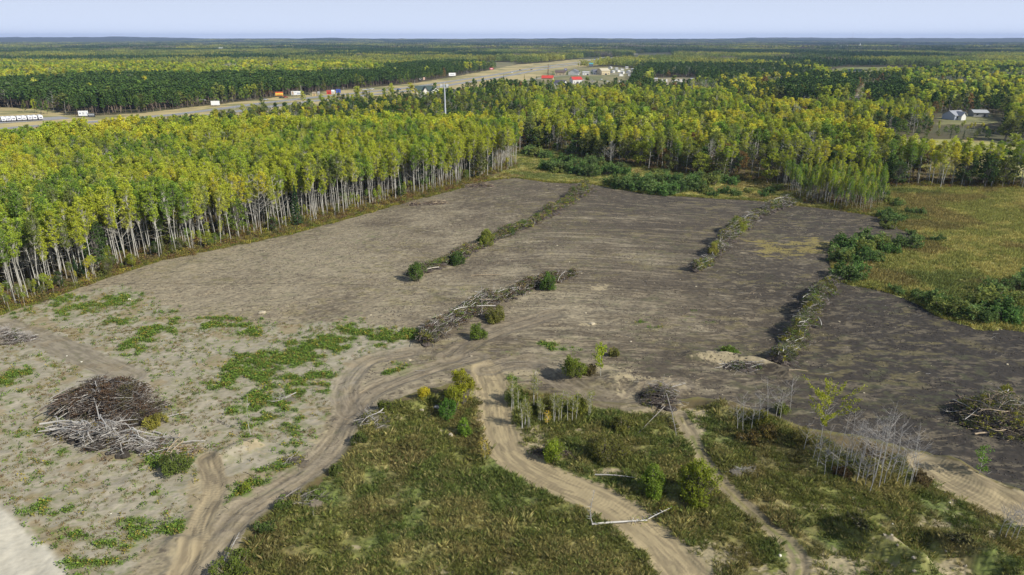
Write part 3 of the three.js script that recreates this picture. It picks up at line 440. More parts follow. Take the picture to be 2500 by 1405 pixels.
function makeSapling(s, h = 6, leaves = 260, rad = 0.9, lo = 0.35, size = 0.13) {   // slim young aspen or birch
  srand(s); const w = new GB(), c = new GB(), t = stem(w, h, 0.045, 0.07, 8, 5, barkAspen);
  for (let k = 0; k < 22; k++) {
    const u = (k + R()) / 22, y = lerp(lo, 0.97, u), q = along(t, y - 0.05), a = R() * 6.283, l = rad * (0.35 + 0.8 * Math.sin(Math.PI * clamp(u * 0.8 + 0.12))) * RR(0.5, 1), e = [q[0] + Math.cos(a) * l, q[1] + l * RR(0.7, 1.2), q[2] + Math.sin(a) * l];
    w.tube([q, e], [0.02, 0.007], 3, barkOf([0.40, 0.37, 0.31]));
    for (let m = 0; m < leaves / 22; m++) { const f = RR(0.35, 1.1); c.leaf(lerp(q[0], e[0], f) + RR(-0.22, 0.22), lerp(q[1], e[1], f) + RR(-0.22, 0.22), lerp(q[2], e[2], f) + RR(-0.22, 0.22), size * RR(0.7, 1.3), tint(0.5, 0.2)); }
  }
  return [w.geo(), c.geo()];
}
const KIND = {
  aspen: { lod: [0, 1, 2].map((l) => [1, 2, 3, 4, 5, 6, 7].slice(0, l ? 4 : 7).map((s) => makeAspen(100 + s, l))) },
  bare: { lod: [[1, 2, 3, 4].map((s) => makeBare(200 + s, 15, 0.95, 20, 4, [0.38, 0.36, 0.32]))] },
  pine: { lod: [0, 1, 2].map((l) => [1, 2, 3].map((s) => makePine(300 + s, l))) },
  spruce: { lod: [0, 1].map((l) => [1, 2].map((s) => makeSpruce(400 + s, l))) },
  oak: { lod: [0, 1, 2].map((l) => [1, 2, 3, 4].slice(0, l ? 3 : 4).map((s) => makeOak(500 + s, l))) },
  willow: { lod: [[1, 2, 3].map((s) => makeShrub(600 + s))] },
};
const wood = vcMat(), leaf = leafMat(1, 1, 1, 0.45), needle = leafMat(1, 1, 1, 0.12);
// leaf colours (linear)
const TONES = {
  aspen: [['yellow-green', [0.51, 0.55, 0.050]], ['lime green', [0.40, 0.50, 0.050]], ['golden yellow', [0.64, 0.60, 0.055]], ['mid green', [0.23, 0.35, 0.048]], ['olive', [0.36, 0.40, 0.06]], ['pale yellow', [0.56, 0.58, 0.10]], ['dull green', [0.24, 0.29, 0.06]]],
  oak: [['dark green', [0.085, 0.145, 0.032]], ['olive green', [0.18, 0.205, 0.040]], ['bright green', [0.20, 0.28, 0.040]], ['russet brown', [0.26, 0.16, 0.05]], ['yellow-green', [0.36, 0.40, 0.040]]],
  pine: [['deep green', [0.068, 0.125, 0.026]], ['mid green', [0.092, 0.150, 0.030]]],
  spruce: [['blue-green', [0.040, 0.080, 0.028]]],
  willow: [['grey-green', [0.19, 0.28, 0.075]], ['dark green', [0.14, 0.25, 0.055]], ['olive', [0.25, 0.29, 0.065]]],
  bare: [['white', [1, 1, 1]]],
};
// ------------------------------------------------------------------ where the woods stand
const pwz = (list) => list.map(([poly, mixOf, gap, hs, where]) => { const w = PW(poly); return { w, mix: mixOf, gap, hs, where, b: [Math.min(...w.map((q) => q[0])), Math.max(...w.map((q) => q[0])), Math.min(...w.map((q) => q[1])), Math.max(...w.map((q) => q[1]))] }; });
// outlines on the ground of stands: [outline, shares of kinds, spacing, height factor]
const STANDS = pwz([
  // aspen stand left of the clearing
  [[[-120, 830], [-40, 790], [60, 752], [180, 708], [300, 662], [430, 630], [560, 598], [700, 562], [860, 516], [960, 490], [1100, 458], [1190, 430], [1270, 408], [1240, 376], [1150, 356], [900, 360], [600, 370], [300, 388], [0, 402], [-200, 416], [-330, 470], [-300, 700]], { aspen: 0.945, oak: 0.025, spruce: 0.008, bare: 0.03 }, 2.75, 1, 'in the tall stand along the cleared soil'],
  // mixed belt between the aspens and the highway
  [[[-200, 416], [0, 402], [300, 388], [600, 370], [900, 360], [1150, 356], [1240, 376], [1330, 356], [1280, 300], [1240, 255], [1180, 232], [1060, 247], [960, 257], [850, 269], [700, 285], [560, 305], [420, 321], [250, 341], [0, 365], [-200, 380]], { aspen: 0.14, oak: 0.58, pine: 0.18, bare: 0.10 }, 4.6, 0.72, 'in the mixed belt before the highway'],
  // woods beyond the wet swale
  [[[1240, 376], [1330, 366], [1480, 398], [1600, 418], [1720, 434], [1860, 448], [1930, 452], [2000, 455], [2150, 458], [2300, 460], [2500, 464], [2720, 470], [2720, 446], [2500, 438], [2340, 433], [2220, 418], [2140, 386], [2120, 350], [2130, 300], [1900, 288], [1600, 270], [1400, 268], [1290, 290], [1290, 320]], { aspen: 0.62, oak: 0.30, bare: 0.055, pine: 0.015, spruce: 0.01 }, 4.2, 0.90, 'in the woods behind the swale and marsh'],
  [[[1290, 320], [1290, 290], [1400, 268], [1600, 270], [1780, 278], [1800, 262], [1780, 240], [1500, 236], [1240, 240], [1240, 262]], { aspen: 0.48, oak: 0.40, pine: 0.05, bare: 0.07 }, 4.8, 0.72],
  [[[1960, 290], [2130, 300], [2120, 330], [2260, 330], [2270, 318], [2262, 272], [2180, 262], [2080, 268], [1990, 262], [1960, 262]], { aspen: 0.40, oak: 0.42, pine: 0.06, bare: 0.12 }, 4.8, 0.72],
  [[[2440, 344], [2500, 348], [2720, 356], [2720, 276], [2460, 274], [2462, 318]], { aspen: 0.5, oak: 0.3, pine: 0.15, bare: 0.05 }, 4.6, 0.9],
  [[[2258, 318], [2440, 318], [2444, 334], [2258, 332]], { aspen: 0.4, oak: 0.5, bare: 0.1 }, 6.5, 0.36],
  // dense young aspens by the windrow
  [[[1900, 446], [1935, 476], [1960, 492], [2010, 498], [2050, 513], [2085, 510], [2110, 521], [2140, 506], [2165, 496], [2150, 460], [2050, 440]], { aspen: 1 }, 1.7, 0.56, 'in the dense young thicket at the windrow end'],
  // pine plantation across the highway
  [[[-300, 288], [0, 262], [110, 266], [165, 272], [230, 280], [300, 274], [450, 260], [560, 247], [700, 231], [800, 219], [850, 214], [960, 206], [1000, 198], [1000, 190], [900, 197], [600, 205], [250, 208], [150, 218], [0, 224], [-300, 236]], { pine: 0.994, bare: 0.003, aspen: 0.003 }, 4.2, 1.05, 'in the plantation across the highway'],
  [[[930, 190], [1000, 196], [1040, 190], [1170, 172], [1180, 165], [1060, 165], [930, 176]], { pine: 1 }, 5, 1],
  [[[1552, 182], [1570, 170], [1900, 186], [1990, 190], [1960, 210], [1840, 216], [1700, 190], [1600, 190], [1560, 226], [1535, 226]], { pine: 0.8, oak: 0.15, bare: 0.05 }, 5.2, 0.95],
  [[[1890, 232], [1930, 222], [2080, 225], [2080, 258], [1920, 262]], { pine: 0.95, oak: 0.05 }, 4.4, 1], [[[2105, 240], [2160, 232], [2260, 236], [2250, 262], [2130, 268]], { pine: 0.9, oak: 0.1 }, 4.6, 0.95],
]);
// further woods as rough patches: [outline, shares]
const PATCHES = pwz([
  [[[-300, 236], [0, 224], [150, 218], [250, 208], [600, 205], [900, 197], [930, 176], [900, 165], [500, 155], [-300, 165]], { aspen: 0.78, oak: 0.12, pine: 0.06, bare: 0.05 }, 5.5, 0.95],
  [[[2080, 152], [2800, 150], [2800, 170], [2500, 172], [2300, 166], [2080, 160]], { aspen: 0.85, oak: 0.15 }, 6, 1],
  [[[1200, 242], [1500, 240], [1780, 242], [1780, 224], [1530, 229], [1280, 232]], { oak: 0.66, aspen: 0.06, pine: 0.24, bare: 0.04 }, 5.2, 0.85],
  [[[1780, 262], [1990, 262], [1900, 216], [1780, 216]], { oak: 0.6, aspen: 0.2, pine: 0.2 }, 5.2, 1],
  [[[2180, 262], [2500, 276], [2800, 280], [2800, 196], [2300, 190], [2200, 205]], { oak: 0.42, aspen: 0.26, pine: 0.28, bare: 0.04 }, 5.6, 0.95],
]);
const OPEN = pwz([[REG.cleared], [REG.marsh], [REG.swale], [REG.meadowfar]]);
const at = (list, x, z) => list.find((q) => x > q.b[0] && x < q.b[1] && z > q.b[2] && z < q.b[3] && inside(q.w, x, z));
const pick = (m) => { let r = R() * Object.values(m).reduce((a, b) => a + b, 0); for (const k in m) { r -= m[k]; if (r <= 0) return k; } return Object.keys(m)[0]; };
const TREES = { aspen: [], bare: [], pine: [], spruce: [], oak: [], willow: [] };
const inFrame = (x, z, m = 1.06) => Math.abs(x) < (-z * 0.775 + 12) * m;
function toneOf(kind, x, z) {
  const n = fbm(x / 16 + 9, z / 16, 3), m = fbm(x / 45, z / 45 + 30, 2), r = R();
  if (kind === 'aspen') { const v = n * 0.65 + m * 0.35 + (r - 0.5) * 0.16; const left = x < 40 && z > -420; const w = R(); if (w < 0.07) return 5; if (w < 0.15) return 6; return v > (left ? 0.61 : 0.63) ? 2 : v > 0.50 ? 0 : v > 0.43 ? (left ? 0 : 4) : v > 0.36 ? 1 : 3; }
  if (kind === 'oak') return r < 0.34 ? 0 : r < 0.66 ? 1 : r < 0.82 ? 2 : r < 0.9 ? 3 : 4;
  if (kind === 'pine') return r < 0.6 ? 0 : 1; if (kind === 'willow') return r < 0.45 ? 0 : r < 0.8 ? 1 : 2; return 0;
}
function plant(kind, x, z, s, sy = s, tone = toneOf(kind, x, z), where = '') { TREES[kind].push({ x, z, s, sy, tone, turn: R() * 6.283, lx: (R() - 0.5) * 0.11, lz: (R() - 0.5) * 0.11, v: Math.floor(R() * 60), d: Math.hypot(x, z), where }); }
srand(4242);
for (const st of STANDS) for (let z = st.b[3]; z > st.b[2]; z -= st.gap) for (let x = st.b[0]; x < st.b[1]; x += st.gap) {
  const qx = x + (R() - 0.5) * st.gap * 0.9, qz = z + (R() - 0.5) * st.gap * 0.9;
  if (!inFrame(qx, qz) || !inside(st.w, qx, qz)) continue;
  let k = pick(st.mix); if (k === 'aspen' && st.gap > 2 && st.gap < 4.6) { const n = fbm(qx / 14 + 70, qz / 14, 3); if (n > 0.69) k = 'bare'; else if (n < 0.335 && st.gap > 3.6) k = 'oak'; }
  if (st.gap > 3 && (R() < 0.04 || fbm(qx / 12 + 20, qz / 9 + 6, 3) < 0.41)) continue;
  const big = st.gap < 2 ? RR(0.5, 1.15) * (0.7 + 0.6 * fbm(qx / 7, qz / 7, 2)) : RR(0.84, 1.12) * (R() < 0.07 ? RR(0.6, 0.85) : 1) * (0.86 + 0.28 * fbm(qx / 25 + 7, qz / 25, 2)), s = st.hs * big;
  plant(k, qx, qz, s * (st.gap < 2 ? 0.8 : st.gap < 3 ? RR(0.9, 1.12) : RR(1.2, 1.55)), s, toneOf(k, qx, qz), st.where);
}
// young growth along the front of the tall stand
for (let k = 0; k < 130; k++) { const st = STANDS[0], i = 1 + Math.floor(R() * 11), a = st.w[i], b = st.w[i + 1], u = R(), x = lerp(a[0], b[0], u) - RR(-2.5, 5), z = lerp(a[1], b[1], u) - RR(-1.5, 6); if (!inFrame(x, z)) continue; const s = RR(0.12, 0.36); plant(R() < 0.75 ? 'aspen' : 'oak', x, z, s * 1.25, s, undefined, st.where); }
// hedge, lone trees
for (const [px, py, k, s] of [[2165, 332, 'oak', .38], [2190, 334, 'oak', .42], [2215, 335, 'oak', .4], [2240, 336, 'oak', .45], [2262, 337, 'oak', .4], [2290, 337, 'oak', .36], [2320, 338, 'spruce', .35], [2352, 340, 'spruce', .4], [2380, 342, 'oak', .4], [2410, 343, 'oak', .5], [1490, 404, 'bare', .75], [1475, 402, 'bare', .6], [2340, 372, 'oak', .5], [100, 276, 'oak', .9], [115, 278, 'oak', .75], [85, 275, 'oak', .8], [60, 274, 'oak', .7], [640, 264, 'oak', .7], [870, 404, 'spruce', 1.25], [884, 404, 'spruce', .9], [205, 520, 'spruce', .95], [192, 690, 'spruce', .42], [205, 684, 'spruce', .36], [1215, 226, 'oak', 1], [1200, 222, 'oak', .85], [1160, 222, 'oak', .9], [1140, 226, 'oak', .85], [1850, 232, 'oak', 1.7], [1862, 234, 'oak', 1.5], [1843, 236, 'oak', 1.4], [970, 262, 'oak', 1.1], [1000, 262, 'oak', 1.05], [905, 262, 'spruce', 1], [912, 263, 'spruce', .9], [840, 272, 'oak', 1], [870, 268, 'oak', .95], [1350, 184, 'oak', .45], [1385, 184, 'oak', .5], [1414, 184, 'oak', .5], [1445, 184, 'oak', .6], [1280, 192, 'spruce', .45], [1230, 190, 'spruce', .4], [1310, 196, 'oak', .4], [1400, 256, 'oak', 1], [2135, 226, 'oak', 1.1], [2120, 224, 'oak', 1.1], [2112, 232, 'spruce', 1.1], [2145, 222, 'oak', 1]]) { const p = P(px, py); plant(k, p[0], p[1], s, s); }
// bare trees that stand out
for (const [px, py, s] of [[330, 372, 1.1], [300, 370, 1], [345, 376, .9], [215, 386, 1], [235, 384, 1.1], [730, 280, 1], [722, 278, 1.05], [740, 282, .9], [715, 282, .85], [640, 384, .8], [620, 384, .85], [655, 383, .75], [600, 384, .8], [430, 402, .9], [445, 400, .8], [640, 440, 1], [612, 446, .9], [1492, 406, .8]]) { const p = P(px, py); plant('bare', p[0], p[1], s, s); }
// willow thickets
for (const [px, py, s] of [[1505, 455, 1.1], [1530, 460, 1.2], [1560, 466, 1.2], [1590, 470, 1.2], [1620, 474, 1.1], [1650, 474, 1.0], [1668, 462, 1.2], [1545, 448, 1.1], [1580, 452, 1.2], [1690, 452, 1.1], [1715, 448, 1.1], [1740, 452, 1.1], [1755, 446, 1], [1640, 448, 1.2], [1610, 444, 1.2], [1700, 462, .9], [1335, 414, 1.1], [1360, 418, 1.1], [1390, 420, 1.1], [1415, 426, 1.1], [1440, 432, 1.2], [1470, 428, 1.2], [1490, 424, 1.1], [1425, 408, 1.2], [1450, 404, 1.2], [1395, 402, 1.2], [1365, 402, 1.1], [1520, 430, 1.1], [1310, 382, 1.2], [1330, 386, 1.1], [1295, 376, 1.2], [1400, 372, 1.1], [1450, 378, 1.2], [1420, 366, 1], [1720, 474, .7], [1770, 474, .7], [1795, 478, .6], [1740, 480, .5], [1830, 470, .6], [2060, 612, 1.3], [2090, 606, 1.3], [2120, 602, 1.4], [2150, 606, 1.3], [2185, 606, 1.2], [2220, 604, 1], [2070, 640, 1], [2100, 640, 1.2], [2130, 636, 1.1], [2065, 682, 1.2], [2085, 676, 1.1], [2045, 640, .9], [2110, 618, 1.2], [2170, 618, 1], [2095, 660, .9], [2055, 626, 1], [2160, 492, 1], [2190, 502, .9], [2165, 528, .9], [2180, 542, 1], [2200, 540, .7], [2150, 476, 1], [2230, 520, .7], [2250, 522, .7], [2280, 742, 1.1], [2305, 756, 1.1], [2335, 766, 1.1], [2365, 770, 1.1], [2415, 744, 1.3], [2440, 764, 1.3], [2470, 736, 1.1], [2400, 778, .9], [2460, 778, 1.1], [2495, 700, 1.1], [2430, 722, 1.1], [2260, 730, .8], [2310, 738, .7], [2385, 752, 1], [2520, 690, 1.2], [2200, 716, .5], [2180, 708, .5], [2240, 590, .7], [2290, 590, .6], [2220, 572, .5], [2170, 556, .6], [2060, 470, .9], [1880, 470, .8], [1860, 478, .7], [1900, 462, .9]]) { const p = P(px, py); srand(px * 7 + py); plant('willow', p[0], p[1], s * RR(1.4, 1.9) * (px < 1800 ? 1.25 : 1), s * RR(1.2, 1.6) * (px < 1800 ? 1.25 : 1)); if (px < 1800 && py < 480) plant('willow', p[0] + RR(-5, 5), p[1] + RR(-6, 3), s * RR(1.2, 2.0), s * RR(1.0, 1.6)); }
srand(777);
for (const [px, py, s] of [[1330, 352, 1.4], [1310, 345, 1.2], [1360, 360, 1.2], [1600, 425, 1], [1660, 436, 1], [1790, 452, .9]]) { const p = P(px, py); plant('willow', p[0], p[1], s, s); }
// the farther mosaic of woods, tree by tree to 1.3 km
for (let z = -520; z > -1300; z -= 6.4) for (let x = z * 0.86; x < -z * 0.86; x += 6.4) {
  const qx = x + (R() - 0.5) * 6, qz = z + (R() - 0.5) * 6;
  if (!inFrame(qx, qz) || at(STANDS, qx, qz) || inField(qx, qz)) continue;
  const p = at(PATCHES, qx, qz), n = fbm(qx / 150 + 3, qz / 150 + 8, 3);
  let m = p ? p.mix : n > 0.54 ? { pine: 0.8, oak: 0.2 } : n < 0.42 ? { aspen: 0.7, oak: 0.3 } : { oak: 0.45, aspen: 0.25, pine: 0.25, bare: 0.05 };
  let k = pick(m); const b = fbm(qx / 60 + 33, qz / 60, 3); if (p && b > 0.62) k = R() < 0.7 ? 'bare' : 'oak'; else if (p && b < 0.34 && p.mix.aspen > 0.5) k = R() < 0.6 ? 'oak' : 'pine';
  const s = RR(0.75, 1.15); plant(k, qx, qz, s * (k === 'aspen' ? RR(1.3, 1.8) : RR(1, 1.25)), s);
}
// ------------------------------------------------------------------ set them out: the largest in view as trees of their own, the rest as masses
const SPEC = {
  aspen: ['aspen_tree', 'aspen', (t, w) => t + ' aspen with white trunk ' + (w || 'among other trees'), 'aspens of the nearest woods', 'aspen_woodland', 'mass of yellow and green aspens filling the woods', leaf, 300],
  oak: ['broadleaf_tree', 'tree', (t, w) => t + ' round-crowned broadleaf tree ' + (w || 'beyond the nearest woods'), 'broadleaf trees of the woods', 'broadleaf_woodland', 'mass of green and russet broadleaf trees in the farther woods', leaf, 300],
  pine: ['pine_tree', 'pine', (t, w) => t + ' needled pine with bare lower trunk ' + (w || 'far from the plantation'), 'pines of the plantation and woods', 'pine_woodland', 'dark mass of pines in the plantation and farther woods', needle, 300],
  bare: ['leafless_tree', 'bare tree', (t, w) => 'leafless pale-barked tree ' + (w || 'standing out from leafy trees'), 'leafless trees in the woods', 'leafless_woodland', 'grey haze of leafless trees in the farther woods', wood, 220],
  spruce: ['spruce_tree', 'spruce', (t, w) => 'pointed dark spruce ' + (w || 'beside paler trees'), 'spruces in the woods', 'spruce_woodland', 'dark spruces of the farther woods', needle, 200],
  willow: ['willow_shrub', 'shrub', (t) => 'rounded ' + t + ' willow shrub in the wet grass beside the clearing', 'willow shrubs of the wet ground', null, null, leaf, 300],
};
const lodOf = (kind, d) => { const n = KIND[kind].lod.length; return Math.min(n - 1, d < 330 ? 0 : d < 640 ? 1 : 2); };
for (const kind in TREES) {
  const [name, category, label, group, massName, massLabel, m, most] = SPEC[kind], list = TREES[kind], K = KIND[kind];
  // those that show largest: near ones, the front of a wood before its inside
  const open = at; list.forEach((t) => { let f = 0; for (const [ox, oz] of [[0, 7], [4, 6], [-4, 6], [0, 14]]) if (!at(STANDS, t.x + ox, t.z + oz)) f++; t.score = (kind === 'willow' ? 1 : 0.35 + f * 0.45) * t.sy / t.d; });
  list.sort((a, b) => b.score - a.score);
  const tints = TONES[kind].map(([n, c]) => (kind === 'bare' ? wood : leafMat(c[0], c[1], c[2], m === needle ? 0.12 : 0.45)));
  const single = list.slice(0, most), rest = list.slice(most), protos = new Map();
  for (const t of single) {
    const set = K.lod[lodOf(kind, t.d)], v = t.v % set.length, key = lodOf(kind, t.d) + '/' + v + '/' + t.tone;
    let g = protos.get(key);
    if (!g) { g = new THREE.Group(); part(g, 'trunk', set[v][0], wood); part(g, kind === 'bare' ? 'branches' : 'crown', set[v][1], tints[t.tone]); protos.set(key, g); } else g = g.clone();
    g.name = numbered(name); tag(g, label(TONES[kind][t.tone][0], t.where), category, group); g.position.set(t.x, H(t.x, t.z), t.z); g.rotation.set(t.lx, t.turn, t.lz); g.scale.set(t.s, t.sy, t.s); scene.add(g);
  }
  if (!rest.length) continue;
  const mass = thing(massName, massLabel, 'woodland'); mass.userData.kind = 'stuff';
  const bins = new Map(); for (const t of rest) { const l = lodOf(kind, t.d), v = t.v % K.lod[l].length, key = l + '/' + v; if (!bins.has(key)) bins.set(key, [l, v, []]); bins.get(key)[2].push(t); }
  for (const [l, v, ts] of bins.values()) {
    const rows = ts.map((t) => { const c = TONES[kind][t.tone][1], k = RR(0.85, 1.15); return [t.x, H(t.x, t.z), t.z, t.s, t.sy, t.turn, kind === 'bare' ? null : [c[0] * k, c[1] * k, c[2] * k], t.lx, t.lz]; });
    instanced(mass, kind === 'bare' ? 'branches' : 'crown', K.lod[l][v][1], m, rows);
    instanced(mass, 'trunk', K.lod[l][v][0], wood, rows.map((r) => { const q = r.slice(); q[6] = null; return q; }));
  }
}
// ------------------------------------------------------------------ woods beyond 1.3 km, as tufts of several trees
{
  const grove = (s, n, span, h, size, per, cone) => { srand(s); const c = new GB(); for (let k = 0; k < n; k++) { const x = RR(-span, span), z = RR(-span, span), hh = h * RR(0.75, 1.15), r = cone ? 1.9 : RR(2.3, 3.6), kk = RR(0.75, 1.2); for (let m = 0; m < per; m++) { const u = R(), a = R() * 6.283, e = r * (cone ? 1.05 - u : Math.pow(Math.sin(Math.PI * clamp(u * 0.75 + 0.2)), 0.6)) * Math.sqrt(R()), tn = tint(0.4, 0.15); c.leaf(x + Math.cos(a) * e, hh * lerp(cone ? 0.3 : 0.25, 1, u), z + Math.sin(a) * e, size * RR(0.7, 1.3), [tn[0] * kk, tn[1] * kk, tn[2] * kk]); } } return c.geo(); };
  const mass = thing('distant_forest', 'unbroken mosaic of green and yellow woods reaching to the hills', 'forest'); mass.userData.kind = 'stuff';
  const mid = [grove(901, 14, 11, 13, 1.15, 26, false), grove(902, 14, 11, 14, 1.1, 24, true)], far = [grove(903, 26, 30, 15, 3.0, 16, false), grove(904, 26, 30, 16, 2.8, 16, true)], rows = [[], [], [], []];
  srand(905);
  const sow = (d0, d1, step, base) => { for (let z = -d0; z > -d1; z -= step) for (let x = z * 0.9; x < -z * 0.9; x += step) {
    const qx = x + (R() - 0.5) * step, qz = z + (R() - 0.5) * step; if (!inFrame(qx, qz) || inField(qx, qz) || inField(qx, qz + step * 0.5)) continue;
    const p = at(PATCHES, qx, qz), n = fbm(qx / 330 + 5, qz / 420 + 2, 4), m = fbm(qx / 70 + 55, qz / 110, 3), side = qx / -qz, aspen = p ? 1 : n < (side < -0.05 ? 0.55 : 0.46) - 0.13 * ss(1500, 4200, -qz) ? 1 : 0;
    const pineish = !aspen && n > 0.56, c = aspen ? (m > 0.55 ? [0.40, 0.40, 0.07] : m > 0.45 ? [0.31, 0.34, 0.07] : [0.22, 0.28, 0.065]) : pineish ? [0.065, 0.12, 0.036] : m > 0.6 ? [0.24, 0.22, 0.15] : m > 0.5 ? [0.17, 0.21, 0.05] : [0.11, 0.165, 0.045], k = RR(0.6, 1.3), hy = qz < -7000 ? Math.max(0, (-qz - 7600) / 2400) * 35 : 0;
    rows[base + (pineish ? 1 : 0)].push([qx, hy, qz, RR(0.9, 1.15), RR(0.85, 1.2), R() * 6.283, [c[0] * k, c[1] * k, c[2] * k]]);
  } };
  sow(1290, 3200, 21, 0); sow(3200, 9600, 58, 2);
  instanced(mass, 'broadleaf_canopy', mid[0], leaf, rows[0]); instanced(mass, 'conifer_canopy', mid[1], needle, rows[1]); instanced(mass, 'far_broadleaf_canopy', far[0], leaf, rows[2]); instanced(mass, 'far_conifer_canopy', far[1], needle, rows[3]);
}
console.log('trees', Object.entries(TREES).map(([k, v]) => k + ' ' + v.length).join(', '));
// ------------------------------------------------------------------ heaps and windrows of felled brush
const SILVER = [0.40, 0.375, 0.34], GREYW = [0.27, 0.245, 0.215], BROWNW = [0.13, 0.095, 0.07], DARKW = [0.06, 0.047, 0.04], TANW = [0.40, 0.31, 0.20], BIRCH = [0.54, 0.51, 0.46];
const vary = (c, v = 0.4) => { const k = 1 - v / 2 + v * R(); return [c[0] * k, c[1] * k, c[2] * k]; };
function stick(b, x, y, z, len, r, yaw, tilt, c, forks = 0) {
  const dx = Math.cos(yaw) * Math.cos(tilt), dy = Math.sin(tilt), dz = Math.sin(yaw) * Math.cos(tilt), bend = RR(-0.08, 0.08) * len, p = [];
  for (let k = 0; k <= 3; k++) { const t = k / 3 - 0.5, q = (0.25 - t * t) * 4 * bend; p.push([x + dx * len * t - dz * q, y + dy * len * t + q * 0.3, z + dz * len * t + dx * q]); }
  const col = vary(c); b.tube(p, [r, r * 0.85, r * 0.65, r * 0.3], r > 0.06 ? 6 : 3, () => col);
  for (let f = 0; f < forks; f++) { const t = RR(0.35, 0.95), q = along(p, t), a = yaw + RR(-0.9, 0.9), e = tilt + RR(-0.3, 0.7), l = len * RR(0.12, 0.3); b.tube([q, [q[0] + Math.cos(a) * Math.cos(e) * l, q[1] + Math.sin(e) * l, q[2] + Math.sin(a) * Math.cos(e) * l]], [r * 0.4, r * 0.12], 3, () => col); }
}
const logMats = [SILVER, BIRCH, GREYW, TANW, BROWNW].map((c) => mat(c[0], c[1], c[2], 0.85));
const logShapes = [0, 1, 2, 3].map((k) => { srand(60 + k); const b = new GB(), n = 7, p = [], r = []; const bx = RR(-0.03, 0.03), bz = RR(-0.03, 0.03); for (let i = 0; i <= n; i++) { const t = i / n; p.push([t - 0.5, 0.09 * Math.sin(t * 3.1) * (k % 2 ? 1 : -0.5) * 0.5 + bx * Math.sin(t * 7), bz * Math.sin(t * 6)]); r.push(lerp(1, 0.35, t) * 0.012 * (i === n ? 0.6 : 1)); } b.tube(p, r, 7, () => [1, 1, 1]); const e0 = b.v(p[0][0], p[0][1], p[0][2], [1, 1, 1]); for (let s = 0; s < 7; s++) b.i.push(e0, s, (s + 1) % 7); for (let f = 0; f < 5; f++) { const q = along(p, RR(0.4, 0.97)), a = RR(-0.8, 0.8), s = R() < 0.5 ? 1 : -1, l = RR(0.06, 0.16); b.tube([q, [q[0] + Math.cos(a) * l, q[1] + RR(0.0, 0.7) * l, q[2] + s * Math.abs(Math.sin(a) + 0.4) * l]], [0.0042, 0.001], 3, () => [1, 1, 1]); } return b.geo(false); });
function logPart(parent, x, y, z, len, fat, yaw, tilt, m) { const g = part(parent, 'log', logShapes[Math.floor(R() * 4)], m); g.position.set(x, y, z); g.rotation.set(0, -yaw, tilt, 'YXZ'); g.scale.set(len, len * fat, len * fat); return g; }
const brushLeaf = leafMat(1, 1, 1, 0.25), soilMound = mat(0.065, 0.052, 0.045, 1);
